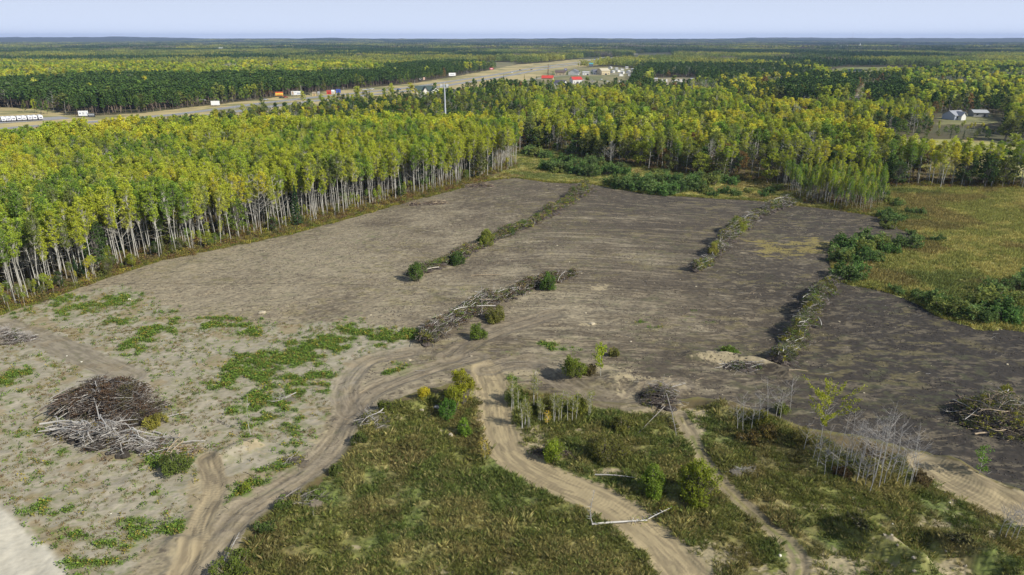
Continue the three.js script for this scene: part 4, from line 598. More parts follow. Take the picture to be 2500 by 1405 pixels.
// line: points along the heap on the ground [x, z, half width, height]; o: amounts
function heap(name, label, line, o) {
  const t = thing(name, label, o.category ?? 'brush pile', o.group); srand(o.seed);
  const L = []; let len = 0; for (let i = 0; i < line.length; i++) { if (i) len += Math.hypot(line[i][0] - line[i - 1][0], line[i][1] - line[i - 1][1]); L.push(len); }
  const spot = () => { if (line.length === 1) { const a = R() * 6.283, q = Math.sqrt(R()); return { x: line[0][0] + Math.cos(a) * q * line[0][2], z: line[0][1] + Math.sin(a) * q * (line[0][4] ?? line[0][2]), e: q, h: line[0][3], yaw: R() * 6.283 }; }
    const s = R() * len; let i = 1; while (L[i] < s) i++; const f = (s - L[i - 1]) / (L[i] - L[i - 1]), a = line[i - 1], b = line[i], yaw = Math.atan2(b[1] - a[1], b[0] - a[0]), hw = lerp(a[2], b[2], f), e = (R() + R() - 1) * (0.45 + 0.8 * vn(s / 2.6 + 40, o.seed)), fat = 0.3 + 1.3 * vn(s / 3.4, o.seed); return { x: lerp(a[0], b[0], f) - Math.sin(yaw) * e * hw, z: lerp(a[1], b[1], f) + Math.cos(yaw) * e * hw, e: Math.abs(e), h: lerp(a[3], b[3], f) * fat, yaw }; };
  const size = line.length === 1 ? line[0][2] * (line[0][4] ?? line[0][2]) * 3.1 : line.reduce((s, p, i) => s + (i ? (L[i] - L[i - 1]) * (p[2] + line[i - 1][2]) : 0), 0);
  const lie = (q, u) => H(q.x, q.z) + q.h * Math.max(0.04, 1 - q.e * q.e) * u;
  // earth pushed up with the brush
  const e = new GB(); for (let k = 0; k < size * 0.5; k++) { const q = spot(); const r = RR(0.35, 0.9); e.lump(q.x, H(q.x, q.z) + q.h * 0.12 * (1 - q.e), q.z, r * 1.2, r * RR(0.4, 0.8) * Math.min(1, q.h), r, vary(o.earth ?? [0.075, 0.06, 0.05], 0.6), 0.35, 1); }
  part(t, 'earth_mound', e.geo(), wood, 'stuff');
  const b = new GB(); for (let k = 0; k < size * (o.twigs ?? 7); k++) { const q = spot(), u = Math.sqrt(R()), c = o.wood[Math.floor(R() * o.wood.length)], l = RR(0.8, 2.8) * (R() < 0.08 ? 1.8 : 1) * (o.long ?? 1); stick(b, q.x, lie(q, u), q.z, l, 0.014 + 0.045 * R() ** 2, q.yaw + RR(-1.4, 1.4), RR(-0.35, 0.65) * (1 - q.e * 0.5) * (o.stand ?? 1), c, R() < 0.6 ? 3 : 1); }
  part(t, 'twig_mass', b.geo(), wood, 'stuff');
  if (o.leaves) { const c = new GB(); for (let k = 0; k < size * o.leaves; k++) { const q = spot(), s = vn(q.x / 1.3 + o.seed, q.z / 1.3), ci = Math.floor(clamp(s * 1.5 - 0.25, 0, 0.999) * o.foliage.length), f = o.foliage[ci]; if (!f) continue; const cy = lie(q, Math.sqrt(R())); const bw = RR(0.25, 0.6); for (let m = 0; m < 20; m++) { const tn = tint(0.6, 0.2); c.leaf(q.x + RR(-bw, bw), cy + RR(-0.3, 0.7) * bw, q.z + RR(-bw, bw), RR(0.07, 0.16) * (o.leafSize ?? 1), [f[0] * tn[0], f[1] * tn[1], f[2] * tn[2]]); } } part(t, 'leaf_mass', c.geo(), brushLeaf, 'stuff'); }
  for (let k = 0; k < o.logs; k++) { const q = spot(), l = RR(2, 5.5) * (o.logLong ?? 1); logPart(t, q.x, lie(q, RR(0.55, 1.05)) + 0.05, q.z, l, RR(0.9, 1.6) * (o.logFat ?? 1), (o.logYaw ?? q.yaw) + RR(-0.7, 0.7), RR(-0.18, 0.25), logMats[o.logM[Math.floor(R() * o.logM.length)]]); }
  return t;
}
const GREENB = [0.14, 0.21, 0.035], OLIVEB = [0.19, 0.19, 0.04], YELB = [0.36, 0.34, 0.04], RUST = [0.125, 0.078, 0.044], DRYB = [0.26, 0.20, 0.09], DULLG = [0.11, 0.135, 0.04];
const lineOf = (pts) => pts.map(([px, py, hw, h]) => { const p = P(px, py); return [p[0], p[1], hw, h]; });
const WIND = 'windrows of felled brush across the cleared soil';
heap('brush_windrow', 'long low windrow of brush with green leafy bushes, lying nearest the standing aspens', lineOf([[1005, 682, 2.29, 2.03], [1110, 640, 2.16, 2.03], [1185, 596, 2.56, 2.43], [1290, 552, 2.43, 2.03], [1370, 506, 3.24, 2.70], [1432, 465, 4.32, 2.97]]), { seed: 11, wood: [GREYW, BROWNW, BROWNW, BROWNW, DARKW], leaves: 6, foliage: [GREENB, null, DRYB, DULLG, null, YELB, GREENB], logs: 30, logM: [0, 2, 3], logFat: 1.1, twigs: 9, category: 'windrow', group: WIND });
heap('brush_windrow', 'thick windrow of pale birch stems and brush ending by the green weeds', lineOf([[1035, 852, 2.84, 2.16], [1075, 812, 3.38, 2.84], [1140, 780, 3.51, 2.70], [1200, 750, 2.97, 2.56], [1270, 716, 2.29, 2.03], [1335, 690, 2.03, 2.03], [1402, 676, 2.03, 1.62]]), { seed: 12, wood: [GREYW, BROWNW, BROWNW, SILVER, DARKW, DARKW], leaves: 7, foliage: [null, DULLG, OLIVEB, RUST, GREENB, DRYB, null], logs: 60, logM: [0, 1, 2, 3, 4], logFat: 1.1, twigs: 12, category: 'windrow', group: WIND });
heap('brush_windrow', 'windrow of tangled grey branches and yellow-green tops by the dense young aspens', lineOf([[1695, 664, 2.03, 2.03], [1745, 622, 2.56, 2.56], [1790, 572, 3.24, 3.10], [1830, 540, 2.97, 2.70], [1880, 515, 2.56, 2.29], [1930, 496, 2.70, 2.43]]), { seed: 13, wood: [SILVER, GREYW, BROWNW, BROWNW, DARKW], leaves: 5, foliage: [null, DULLG, null, OLIVEB, YELB, GREENB], logs: 45, logM: [0, 0, 1, 2], logFat: 1.0, twigs: 11, category: 'windrow', group: WIND });
heap('brush_windrow', 'leafy windrow with white stems on the darkest soil beside the marsh', lineOf([[1905, 880, 2.56, 2.16], [1935, 835, 2.70, 2.56], [1970, 785, 2.84, 2.70], [1985, 745, 3.24, 2.97], [2005, 715, 2.84, 2.56], [2035, 692, 2.16, 1.89]]), { seed: 14, wood: [SILVER, GREYW, BROWNW, BROWNW, DARKW], leaves: 6, foliage: [DULLG, OLIVEB, null, GREENB, DULLG, YELB], logs: 45, logM: [0, 1, 1, 2], logFat: 1.0, twigs: 10, category: 'windrow', group: WIND });
const spotOf = (px, py, rx, rz, h) => { const p = P(px, py); return [[p[0], p[1], rx, h, rz]]; };
heap('brush_pile', 'great round brush pile with rust-brown dead foliage on the weedy ground', lineOf([[172, 1028, 4.4, 2.6], [210, 998, 6.0, 3.9], [258, 992, 6.4, 4.3], [305, 1012, 5.8, 3.6], [352, 1042, 4.2, 2.4]]), { seed: 21, wood: [GREYW, BROWNW, BROWNW, DARKW, DARKW, SILVER], leaves: 9, foliage: [null, RUST, RUST, DARKW, [0.09, 0.065, 0.035], RUST, [0.10, 0.09, 0.04]], logs: 50, logM: [0, 2, 2, 4, 4], logFat: 1.0, logLong: 1.2, twigs: 17, long: 1.2, earth: [0.05, 0.038, 0.03], stand: 0.9 });
heap('birch_log_pile', 'heap of silvery birch tops with fine forked branches against the round brush pile', lineOf([[138, 1062, 1.6, 0.9], [205, 1080, 2.6, 2.0], [280, 1094, 3.4, 3.0], [345, 1104, 3.4, 3.0], [405, 1100, 2.4, 2.0]]), { seed: 22, wood: [SILVER, GREYW, GREYW, BROWNW], leaves: 1.6, foliage: [null, null, [0.20, 0.16, 0.03], null, RUST], logs: 75, logM: [0, 0, 1, 2], logYaw: 0.4, logLong: 1.3, logFat: 1.35, twigs: 8, earth: [0.05, 0.04, 0.03], stand: 0.6, category: 'log pile' });
heap('brush_pile', 'grey brush pile beside the aspens, cut off from the round pile by a worn track', spotOf(5, 838, 6.4, 2.6, 2.6), { seed: 23, wood: [GREYW, GREYW, SILVER, BROWNW], leaves: 0.6, foliage: [null, DULLG, null], logs: 30, logM: [0, 2], logFat: 0.8, twigs: 11, stand: 0.4, logYaw: -0.2 });
heap('brush_pile', 'dark brush pile with fresh green leaves and split logs on black soil', spotOf(2448, 1015, 7.0, 6.0, 4.6), { seed: 24, wood: [BROWNW, DARKW, GREYW, TANW], leaves: 4.0, foliage: [DULLG, null, OLIVEB, null, DULLG, YELB], logs: 45, logM: [3, 4, 2, 0], logFat: 1.0, twigs: 9, earth: [0.03, 0.026, 0.024] });
heap('uprooted_tree', 'uprooted tree with a dark root plate and crossed trunks by the sandy bank', spotOf(1612, 975, 3.2, 2.8, 3.2), { seed: 25, wood: [DARKW, BROWNW, GREYW], leaves: 2.2, foliage: [null, DULLG, null, OLIVEB], logs: 8, logM: [0, 2], logFat: 0.9, twigs: 12, earth: [0.04, 0.032, 0.026], category: 'fallen tree' });
heap('brush_pile', 'low brush pile with thin white stems in front of the sandy bank', spotOf(1815, 893, 3.6, 1.3, 1.1), { seed: 26, wood: [DARKW, BROWNW, SILVER], leaves: 2, foliage: [DULLG, null, GREENB], logs: 9, logM: [1, 0], logFat: 0.7, twigs: 11, stand: 0.4 });
for (const [px, py, rx, rz, s] of [[1062, 497, 4.5, 2.2, 27], [1168, 456, 6, 2.4, 28], [1010, 500, 3, 1.6, 29]]) heap('root_pile', 'heap of earthy roots and stumps at the foot of the aspens', spotOf(px, py, rx, rz, 1.5), { seed: s, wood: [BROWNW, DARKW, TANW], leaves: 0.6, foliage: [null, DRYB], logs: 8, logM: [2, 4, 3], twigs: 6, earth: [0.09, 0.065, 0.05], category: 'root pile', group: 'root heaps along the aspens' });
heap('brush_pile', 'small tangle of dark branches on the bank of the sandy track', spotOf(1345, 1108, 3.0, 1.0, 0.7), { seed: 31, wood: [DARKW, DARKW, BROWNW], logs: 4, logM: [4], twigs: 14, stand: 0.4, earth: [0.2, 0.16, 0.1] });
heap('driftwood_heap', 'bleached grey stumps and branches lying in the grass', spotOf(1815, 1146, 1.8, 0.8, 0.6), { seed: 32, wood: [GREYW, SILVER], logs: 7, logM: [0, 2], logFat: 1.6, logLong: 0.45, twigs: 9, earth: [0.14, 0.12, 0.09], category: 'driftwood' });
heap('brush_pile', 'weathered branches among weeds beside the left dirt track', spotOf(740, 1218, 3.4, 1.4, 0.8), { seed: 33, wood: [GREYW, DARKW], leaves: 2, foliage: [null, GREENB, OLIVEB], logs: 4, logM: [2, 0], twigs: 7, earth: [0.16, 0.13, 0.09] });
heap('brush_pile', 'thin grey branches and yellow leaves on a low mound by the left dirt track', spotOf(718, 1130, 2.0, 1.0, 0.7), { seed: 34, wood: [GREYW, DARKW], leaves: 2, foliage: [null, YELB, OLIVEB], logs: 2, logM: [2], twigs: 8, earth: [0.16, 0.13, 0.09] });
heap('brush_pile', 'little twiggy heap in the green weeds', spotOf(690, 985, 1.4, 0.8, 0.7), { seed: 35, wood: [SILVER, GREYW], leaves: 1, foliage: [null, GREENB], logs: 2, logM: [0], twigs: 8, earth: [0.16, 0.14, 0.1] });
heap('brush_pile', 'grey leaning branches among green shoots at the top of the grassy meadow', spotOf(905, 1040, 2.6, 2.2, 1.0), { seed: 36, wood: [GREYW, SILVER, DARKW], leaves: 3, foliage: [DULLG, null, OLIVEB], logs: 5, logM: [0, 2], twigs: 4, earth: [0.09, 0.08, 0.05] });
heap('brush_pile', 'branch-strewn foot of the round brush pile with tan dead leaves', spotOf(438, 1110, 3.0, 1.3, 0.9), { seed: 37, wood: [SILVER, GREYW, TANW], leaves: 3, foliage: [DRYB, null, [0.26, 0.17, 0.06], OLIVEB], logs: 8, logM: [0, 3], twigs: 8, earth: [0.2, 0.15, 0.09] });
// trunks leaning out of the uprooted tree, and single fallen stems
function pxLog(name, label, a, b, r0, r1, c, o = {}) {   // from pixel a to pixel b, each [px, py, height above ground]
  const A = G(a[0], a[1]), B = G(b[0], b[1]), t = thing(name, label, o.category ?? 'log', o.group), g = new GB(); srand(o.seed ?? a[0]);
  const p = [], rad = [], n = 8; for (let k = 0; k <= n; k++) { const u = k / n, s = Math.sin(u * 3.1416) * (o.sag ?? 0.15); p.push([lerp(A[0], B[0], u) + s * 0.6, lerp(A[1] + a[2], B[1] + b[2], u) + s, lerp(A[2], B[2], u)]); rad.push(lerp(r0, r1, u)); }
  g.tube(p, rad, 7, () => vary(c, 0.35)); part(t, 'trunk', g.geo(), wood);
  if (o.twigs) { const w = new GB(), L = Math.hypot(B[0] - A[0], B[2] - A[2], b[2] - a[2]); for (let k = 0; k < o.twigs; k++) { const u = RR(o.from ?? 0.35, 1), q = along(p, u), yaw = R() * 6.283, l = L * RR(0.06, 0.2) * (1.3 - u); w.tube([q, [q[0] + Math.cos(yaw) * l, q[1] + l * RR(0.1, 1), q[2] + Math.sin(yaw) * l]], [r1 * 0.9 + 0.008, 0.008], 3, () => vary(c)); } part(t, 'branches', w.geo(), wood); }
  if (o.leaves) { const w = new GB(); for (let k = 0; k < o.leaves; k++) { const q = along(p, RR(0.75, 1.06)); w.leaf(q[0] + RR(-1, 1) * 0.9, q[1] + RR(-0.2, 0.5), q[2] + RR(-1, 1) * 0.7, RR(0.06, 0.12), [0.24 * RR(0.6, 1.2), 0.24 * RR(0.6, 1.2), 0.03]); } part(t, 'leaves', w.geo(), brushLeaf); }
  return t;
}
pxLog('fallen_birch', 'cut white birch lying across the edge of the sandy track', [1445, 1286, 0.35], [1580, 1276, 0.3], 0.14, 0.07, BIRCH, { twigs: 10, from: 0.7, leaves: 60, category: 'fallen tree', sag: 0.05 });
pxLog('fallen_birch', 'forked birch top with yellow leaves resting on the sandy track', [1575, 1277, 0.3], [1638, 1250, 0.6], 0.07, 0.03, BIRCH, { twigs: 14, from: 0.2, leaves: 160, category: 'fallen tree', sag: 0.1 });
pxLog('leaning_sapling', 'bare sapling leaning up beside the cut end of the birch', [1449, 1284, 0.1], [1448, 1284, 5.2], 0.07, 0.02, SILVER, { twigs: 34, from: 0.25, category: 'sapling', sag: -0.7 });
pxLog('fallen_log', 'long thin trunk lying in the grass toward the green bushes', [1452, 1164, 0.3], [1550, 1172, 0.3], 0.09, 0.05, SILVER, { twigs: 4 });
pxLog('fallen_log', 'bare trunk slanting down the grassy slope from the uprooted tree', [1625, 985, 1.8], [1652, 1068, 0.15], 0.09, 0.04, GREYW, { twigs: 10 });
pxLog('fallen_log', 'thin trunk crossing under the uprooted tree to the left', [1622, 1005, 0.9], [1556, 1062, 0.1], 0.07, 0.03, GREYW, { twigs: 8 });
pxLog('fallen_log', 'grey trunk jutting to the right out of the uprooted tree', [1610, 972, 1.2], [1672, 960, 1.8], 0.10, 0.04, SILVER, { twigs: 10 });
pxLog('fallen_log', 'pale pole at the right end of the sandy bank', [1925, 912, 0.1], [1972, 908, 0.1], 0.06, 0.03, TANW);
pxLog('fallen_log', 'white stem reaching out of the leafy windrow onto dark soil', [1878, 866, 0.3], [1930, 852, 0.9], 0.08, 0.05, BIRCH);
pxLog('fallen_log', 'birch trunk with a pale cut end on top of the dark brush pile', [2418, 1035, 1.6], [2450, 1000, 3.6], 0.12, 0.08, SILVER, { twigs: 6 });
pxLog('standing_pole', 'thin bare pole standing straight up from the birch windrow', [1177, 776, 0], [1176.5, 776, 7.2], 0.05, 0.025, SILVER, { twigs: 4, sag: 0.05, category: 'pole' });
pxLog('fallen_log', 'white trunk lying across the birch windrow', [1130, 772, 2.0], [1210, 766, 1.8], 0.10, 0.07, BIRCH);
pxLog('fallen_log', 'pale pole lying flat on the scraped soil by the low windrow', [1150, 674, 0.1], [1222, 672, 0.1], 0.09, 0.05, TANW);
pxLog('fallen_log', 'pale trunk slanting from the end of the low windrow', [1040, 668, 1.0], [1072, 660, 0.8], 0.13, 0.09, [0.5, 0.45, 0.38]);
pxLog('fallen_log', 'curved birch stems reaching right from the round brush pile', [392, 1030, 0.5], [462, 1010, 0.2], 0.07, 0.03, SILVER, { twigs: 6 });
pxLog('fallen_log', 'white birch stem lying over the top of the round brush pile', [250, 1060, 2.4], [236, 1010, 3.4], 0.09, 0.04, SILVER, { twigs: 8 });
pxLog('fallen_log', 'bundle of pale stems poking right over bare earth by the round pile', [448, 1088, 0.5], [500, 1082, 0.3], 0.08, 0.05, SILVER, { twigs: 5 });
pxLog('fallen_log', 'weathered stick lying by the dirt track at the meadow corner', [545, 1375, 0.1], [585, 1310, 0.5], 0.07, 0.03, SILVER, { twigs: 6 });
pxLog('fallen_log', 'grey plank-like log in front of the dark brush pile', [2380, 1063, 0.2], [2418, 1061, 0.2], 0.13, 0.12, TANW);
pxLog('fallen_log', 'split yellow log in front of the dark brush pile', [2440, 1060, 0.3], [2470, 1048, 0.5], 0.2, 0.16, TANW);
pxLog('leaning_sapling', 'thin leaning sapling with a tuft of yellow leaves beside the standing pole', [1150, 742, 0], [1128, 742, 3.4], 0.03, 0.012, GREYW, { twigs: 10, leaves: 70, from: 0.6, category: 'sapling', sag: 0 });
// ------------------------------------------------------------------ bushes, saplings and bare young trees of the foreground
function bush(name, label, px, py, wpx, topPy, c, o = {}) {
  const g = G(px, py), t = thing(name, label, o.category ?? 'bush', o.group), h = Math.max(0.7, topAt(g[2], topPy) - g[1]), w = wpx * g[3] / 2;
  const geo = makeShrub(px * 13 + py, h, w, o.n ?? Math.round(26 + 16 * w * h), o.per ?? 34, o.size ?? 0.10);
  part(t, 'stems', geo[0], wood); part(t, 'foliage', geo[1], leafMat(c[0] * 1.9, c[1] * 1.9, c[2] * 1.6, 0.4)); t.position.set(g[0], g[1], g[2]); return t;
}
const BR = [0.15, 0.19, 0.02], YG = [0.22, 0.22, 0.02], MG_ = [0.075, 0.125, 0.02], OL = [0.115, 0.115, 0.028];
bush('round_bush', 'big round yellow-green bush beside the narrow two-wheel track', 1705, 1222, 116, 1128, [0.15, 0.175, 0.018], { size: 0.11 });
bush('round_bush', 'smaller upright green bush beside the big round one', 1592, 1206, 72, 1136, [0.11, 0.155, 0.02], { size: 0.11 });
bush('round_bush', 'broad dull olive bush with a dark hollow at its side, on the grassy slope', 1482, 1124, 110, 1062, OL);
bush('round_bush', 'bright yellow-green bush by the sandy track', 1350, 1124, 54, 1074, BR);
bush('round_bush', 'dull green bush on the slope under the tread-marked sand', 1520, 1052, 60, 1015, OL);
bush('round_bush', 'yellow bush at the junction of the tracks', 1128, 985, 64, 908, YG);
bush('round_bush', 'yellow-green bush just in front of the junction bush', 1106, 1004, 56, 945, [0.19, 0.205, 0.02]);
bush('round_bush', 'compact deep green bush beside grey boulders', 1096, 1020, 46, 978, [0.06, 0.125, 0.018]);
bush('round_bush', 'small bright green bush in the meadow below the junction', 1132, 1062, 36, 1024, [0.11, 0.175, 0.02]);
bush('round_bush', 'small gold-leaved bush at the meadow top', 1036, 974, 34, 946, [0.30, 0.26, 0.02]);
bush('round_bush', 'green bush under the slender yellow aspen', 1398, 924, 64, 862, [0.115, 0.145, 0.02]);
bush('round_bush', 'dark brown brushy shrub under the slender yellow aspen', 1440, 918, 40, 888, [0.085, 0.07, 0.03]);
bush('round_bush', 'green and gold bush at the meadow corner by the left dirt track', 565, 1404, 140, 1372, [0.10, 0.13, 0.022]);
bush('round_bush', 'dense green bush at the top of the sandy track', 1258, 982, 56, 938, [0.085, 0.115, 0.022]);
bush('round_bush', 'olive bush above the sandy track beside thin saplings', 1340, 1008, 56, 968, OL); bush('round_bush', 'light olive bush at the end of the sapling row', 1412, 1010, 46, 966, [0.17, 0.18, 0.03]);
bush('round_bush', 'leafy green shrub upright in the low windrow end', 1018, 686, 44, 640, [0.07, 0.115, 0.022]); bush('round_bush', 'green shrub midway along the low windrow', 1115, 646, 46, 614, [0.055, 0.10, 0.02]);
bush('round_bush', 'yellow-green shrub on the low windrow', 1190, 602, 50, 560, [0.16, 0.18, 0.03]); bush('round_bush', 'small dark green shrub on the low windrow', 1246, 574, 26, 556, [0.05, 0.09, 0.02]);
bush('round_bush', 'fresh green shrub on the birch windrow near its brown end', 1338, 708, 46, 668, [0.075, 0.135, 0.022]); bush('round_bush', 'olive shrub in the middle of the birch windrow', 1210, 786, 60, 748, OL);
bush('round_bush', 'green sprawling shrub on the soil beside the birch windrow', 1168, 828, 44, 792, [0.09, 0.13, 0.02]); bush('round_bush', 'feathery yellow-green shrub on the grey windrow', 1796, 566, 60, 528, [0.19, 0.21, 0.03]);
bush('round_bush', 'dull yellow shrub at the foot of the grey windrow', 1742, 628, 30, 592, [0.19, 0.18, 0.04]); bush('round_bush', 'broad green shrub of the leafy windrow', 1985, 752, 70, 712, [0.07, 0.10, 0.022]);
bush('round_bush', 'upper olive shrub of the leafy windrow', 2008, 716, 50, 684, OL); bush('round_bush', 'yellowish shrub low on the leafy windrow', 1938, 832, 46, 796, [0.14, 0.14, 0.03]);
bush('round_bush', 'yellow-leaved shrub on top of the dark brush pile', 2448, 990, 50, 942, [0.17, 0.17, 0.025]); bush('round_bush', 'gold leafy spray over the silvery birch heap', 378, 1040, 60, 1014, [0.19, 0.175, 0.035]);
bush('round_bush', 'green weedy clump at the foot of the silvery birch heap', 425, 1150, 84, 1104, [0.075, 0.10, 0.022]);
for (const [px, py, w, top, c] of [[690, 1246, 50, 1222, [.07, .1, .022]], [650, 1300, 60, 1276, [.06, .09, .022]], [820, 1160, 40, 1135, [.08, .1, .025]], [600, 1200, 34, 1182, [.14, .17, .02]], [1320, 1000, 30, 975, [.12, .13, .025]], [2130, 1120, 70, 1090, [.10, .07, .03]], [2250, 1180, 60, 1155, [.09, .065, .03]], [1960, 1075, 60, 1050, [.12, .11, .03]], [1880, 1060, 50, 1035, [.13, .10, .03]], [1830, 1075, 60, 1052, [.15, .11, .035]], [2060, 1160, 60, 1140, [.085, .055, .025]], [940, 1000, 36, 978, [.09, .11, .02]], [880, 1080, 44, 1052, [.07, .09, .02]], [2100, 1310, 90, 1272, [.05, .055, .02]], [2340, 1350, 90, 1312, [.05, .05, .02]], [1910, 1010, 40, 985, [.10, .12, .025]], [1500, 870, 30, 850, [.12, .12, .03]], [1780, 860, 40, 845, [.09, .13, .02]], [1860, 1035, 30, 1005, [.15, .15, .025]]]) bush('low_shrub', 'low tangled shrub growing in the rough grass and weeds', px, py, w, top, c, { category: 'shrub', group: 'low shrubs in the grass', size: 0.09 });
function sapling(name, label, px, py, topPy, c, o = {}) {
  const g = G(px, py), t = thing(name, label, o.category ?? 'sapling', o.group), h = topAt(g[2], topPy) - g[1], geo = makeSapling(px * 3 + py * 7, h, o.leaves ?? 260, o.rad ?? h * 0.16, o.lo ?? 0.35, o.size ?? 0.11);
  part(t, 'trunk', geo[0], wood); if (o.leaves !== 0) part(t, 'crown', geo[1], leafMat(c[0] * 1.9, c[1] * 1.9, c[2] * 1.6, 0.45)); t.position.set(g[0], g[1], g[2]); return t;
}
sapling('slender_aspen', 'slender yellow-green aspen with a white trunk alone on dark soil', 1466, 918, 842, [0.20, 0.24, 0.02], { leaves: 900, rad: 1.35, lo: 0.3, size: 0.14 });
sapling('orange_sapling', 'small orange-leaved birch with white stems in the meadow', 1183, 1126, 1074, [0.26, 0.20, 0.025], { leaves: 240, rad: 0.8, lo: 0.3, size: 0.09 });
sapling('thin_sapling', 'thin pale sapling with few leaves in the green weeds', 612, 1062, 966, [0.13, 0.17, 0.03], { leaves: 90, rad: 0.5, lo: 0.5, size: 0.08 });
sapling('green_sapling', 'young green tree on the sandy bank below the dark brush pile', 2392, 1158, 1090, [0.09, 0.15, 0.025], { leaves: 600, rad: 1.1, lo: 0.1, size: 0.11 });
sapling('golden_sapling', 'tiny golden-leaved sapling beside the sandy track', 1337, 1040, 1006, [0.40, 0.28, 0.02], { leaves: 150, rad: 0.5, lo: 0.2, size: 0.09 });
{ const g = G(2003, 1092), t = thing('yellow_tree', 'yellow-green young aspen with a spreading crown among leafless saplings', 'tree'), h = topAt(g[2], 963) - g[1], a = makeBare(881, h, 0.6, 18, 3, [0.36, 0.34, 0.30]), c = makeSapling(882, h, 1800, 4.0, 0.45, 0.14); part(t, 'trunk', a[0], wood); part(t, 'branches', a[1], wood); part(t, 'crown', c[1], leafMat(0.36, 0.38, 0.04, 0.45)); t.position.set(g[0], g[1], g[2]); }
srand(991);
for (const [px, py, n] of [[1285, 1048, 7], [1330, 1030, 4], [1365, 1030, 5], [1400, 1026, 4], [1440, 1020, 3], [1255, 1000, 4], [1300, 990, 4]]) for (let k = 0; k < n; k++) { const qx = px + RR(-14, 14), qy = py + RR(-6, 4); const s = seed; sapling('thin_sapling', 'thin grey-stemmed sapling with sparse olive leaves in the row above the sandy track', qx, qy, qy - RR(45, 85), [0.15, 0.16, 0.03], { leaves: 150, lo: 0.45, size: 0.08, group: 'saplings in a row above the sandy track' }); srand(s); }
for (const [px, py, top] of [[1815, 1056, 968], [1800, 1050, 1000], [1870, 1032, 926], [1895, 1020, 950], [1927, 1006, 928], [1963, 1098, 1038], [2012, 1162, 1100], [2030, 1150, 1080], [2058, 1172, 1090], [2075, 1120, 1010], [2076, 1125, 1030], [2090, 1182, 1100], [2105, 1132, 1036], [2104, 1180, 1110], [2123, 1206, 1000], [2130, 1196, 1015], [2144, 1192, 984], [2152, 1150, 1005], [2165, 1152, 1000], [2180, 1150, 1030], [2216, 1194, 1042], [2210, 1196, 1060], [2020, 1110, 1050], [2050, 1110, 1000], [2095, 1170, 1110], [2440, 1312, 1245], [2455, 1316, 1235], [2470, 1318, 1240], [2482, 1322, 1250], [2190, 1120, 1040], [1985, 1120, 1060], [2112, 1188, 1128], [2160, 1186, 1090], [2172, 1178, 1105], [2040, 1165, 1095], [2066, 1150, 1060], [2082, 1140, 1030], [2118, 1165, 1050], [2136, 1172, 1040], [2150, 1178, 1035], [2190, 1190, 1085], [2200, 1170, 1060], [2222, 1185, 1075], [2230, 1178, 1090], [2098, 1150, 1045], [1995, 1140, 1075], [1850, 1040, 965], [1835, 1052, 985], [1905, 1022, 960]]) {
  const g = G(px, py), h = topAt(g[2], top) - g[1], t = thing('bare_sapling', 'leafless white-stemmed sapling on the brown grassy bank beside the dark soil', 'bare sapling', 'bare saplings on the bank'), a = makeBare(px * 5 + py, h, 0.45, 15, 3, [0.30, 0.28, 0.26]); part(t, 'trunk', a[0], wood); part(t, 'branches', a[1], wood); t.position.set(g[0], g[1], g[2]); t.rotation.set((px % 7 - 3) * 0.02, px, (py % 7 - 3) * 0.025);
}
// ------------------------------------------------------------------ boulders and pale stones
function stone(label, px, py, wpx, c, flat = 0.6, group) { const g = G(px, py), r = wpx * g[3] / 2, b = new GB(); srand(px * 3 + py); b.lump(0, r * flat * 0.35, 0, r, r * flat, r * RR(0.7, 1), c, 0.35, 2); const m = new THREE.Mesh(b.geo(false), mat(c[0], c[1], c[2], 0.9)); m.name = numbered(group ? 'stone' : 'boulder'); m.castShadow = m.receiveShadow = true; m.position.set(g[0], g[1], g[2]); m.rotation.y = px; tag(m, label, group ? 'stone' : 'boulder', group); scene.add(m); }
stone('large grey boulder beside the compact deep green bush', 1066, 1000, 17, [0.26, 0.25, 0.23], 0.8); stone('tan boulder left of the grey one', 1030, 1004, 12, [0.36, 0.31, 0.22], 0.7); stone('flat tan boulder between the grey and tan ones', 1052, 1010, 14, [0.38, 0.33, 0.24], 0.5);
for (const [px, py, w] of [[1046, 1018, 12], [1056, 1024, 11], [1064, 1034, 10], [1068, 1022, 9], [1076, 1030, 8], [1060, 1042, 8], [1040, 1028, 7], [1100, 1064, 12], [1010, 1012, 6], [2328, 1390, 10], [2210, 1340, 14], [2168, 1345, 9], [2185, 1362, 8], [2225, 1395, 12], [2240, 1370, 9], [2155, 1330, 8], [2310, 1352, 8], [2365, 1345, 9], [2250, 1355, 7], [2195, 1322, 7], [2440, 1375, 8], [2360, 1380, 8]]) stone('rough tan stone in the rubble of the grassy mounds', px, py, w, [0.36, 0.31, 0.23], 0.65, 'stones in the grassy mounds');
for (const [px, py, w] of [[1990, 1172, 10], [2004, 1174, 9], [2012, 1178, 11], [2020, 1180, 8], [1905, 1358, 9], [1812, 1080, 7], [1158, 1217, 6], [2084, 1219, 10], [2266, 1206, 6], [2280, 1184, 6], [2440, 1336, 6], [1822, 1350, 6], [1780, 1374, 4], [1250, 1400, 5], [1557, 1404, 6], [1575, 1396, 5], [400, 1300, 7], [718, 1285, 8], [270, 1255, 4], [198, 885, 5], [162, 870, 4], [315, 732, 9], [2350, 1305, 4], [2180, 1280, 4], [2250, 1220, 5], [2320, 1228, 5]]) stone('small white stone lying in the grass', px, py, w, [0.70, 0.66, 0.54], 0.5, 'white stones in the grass');
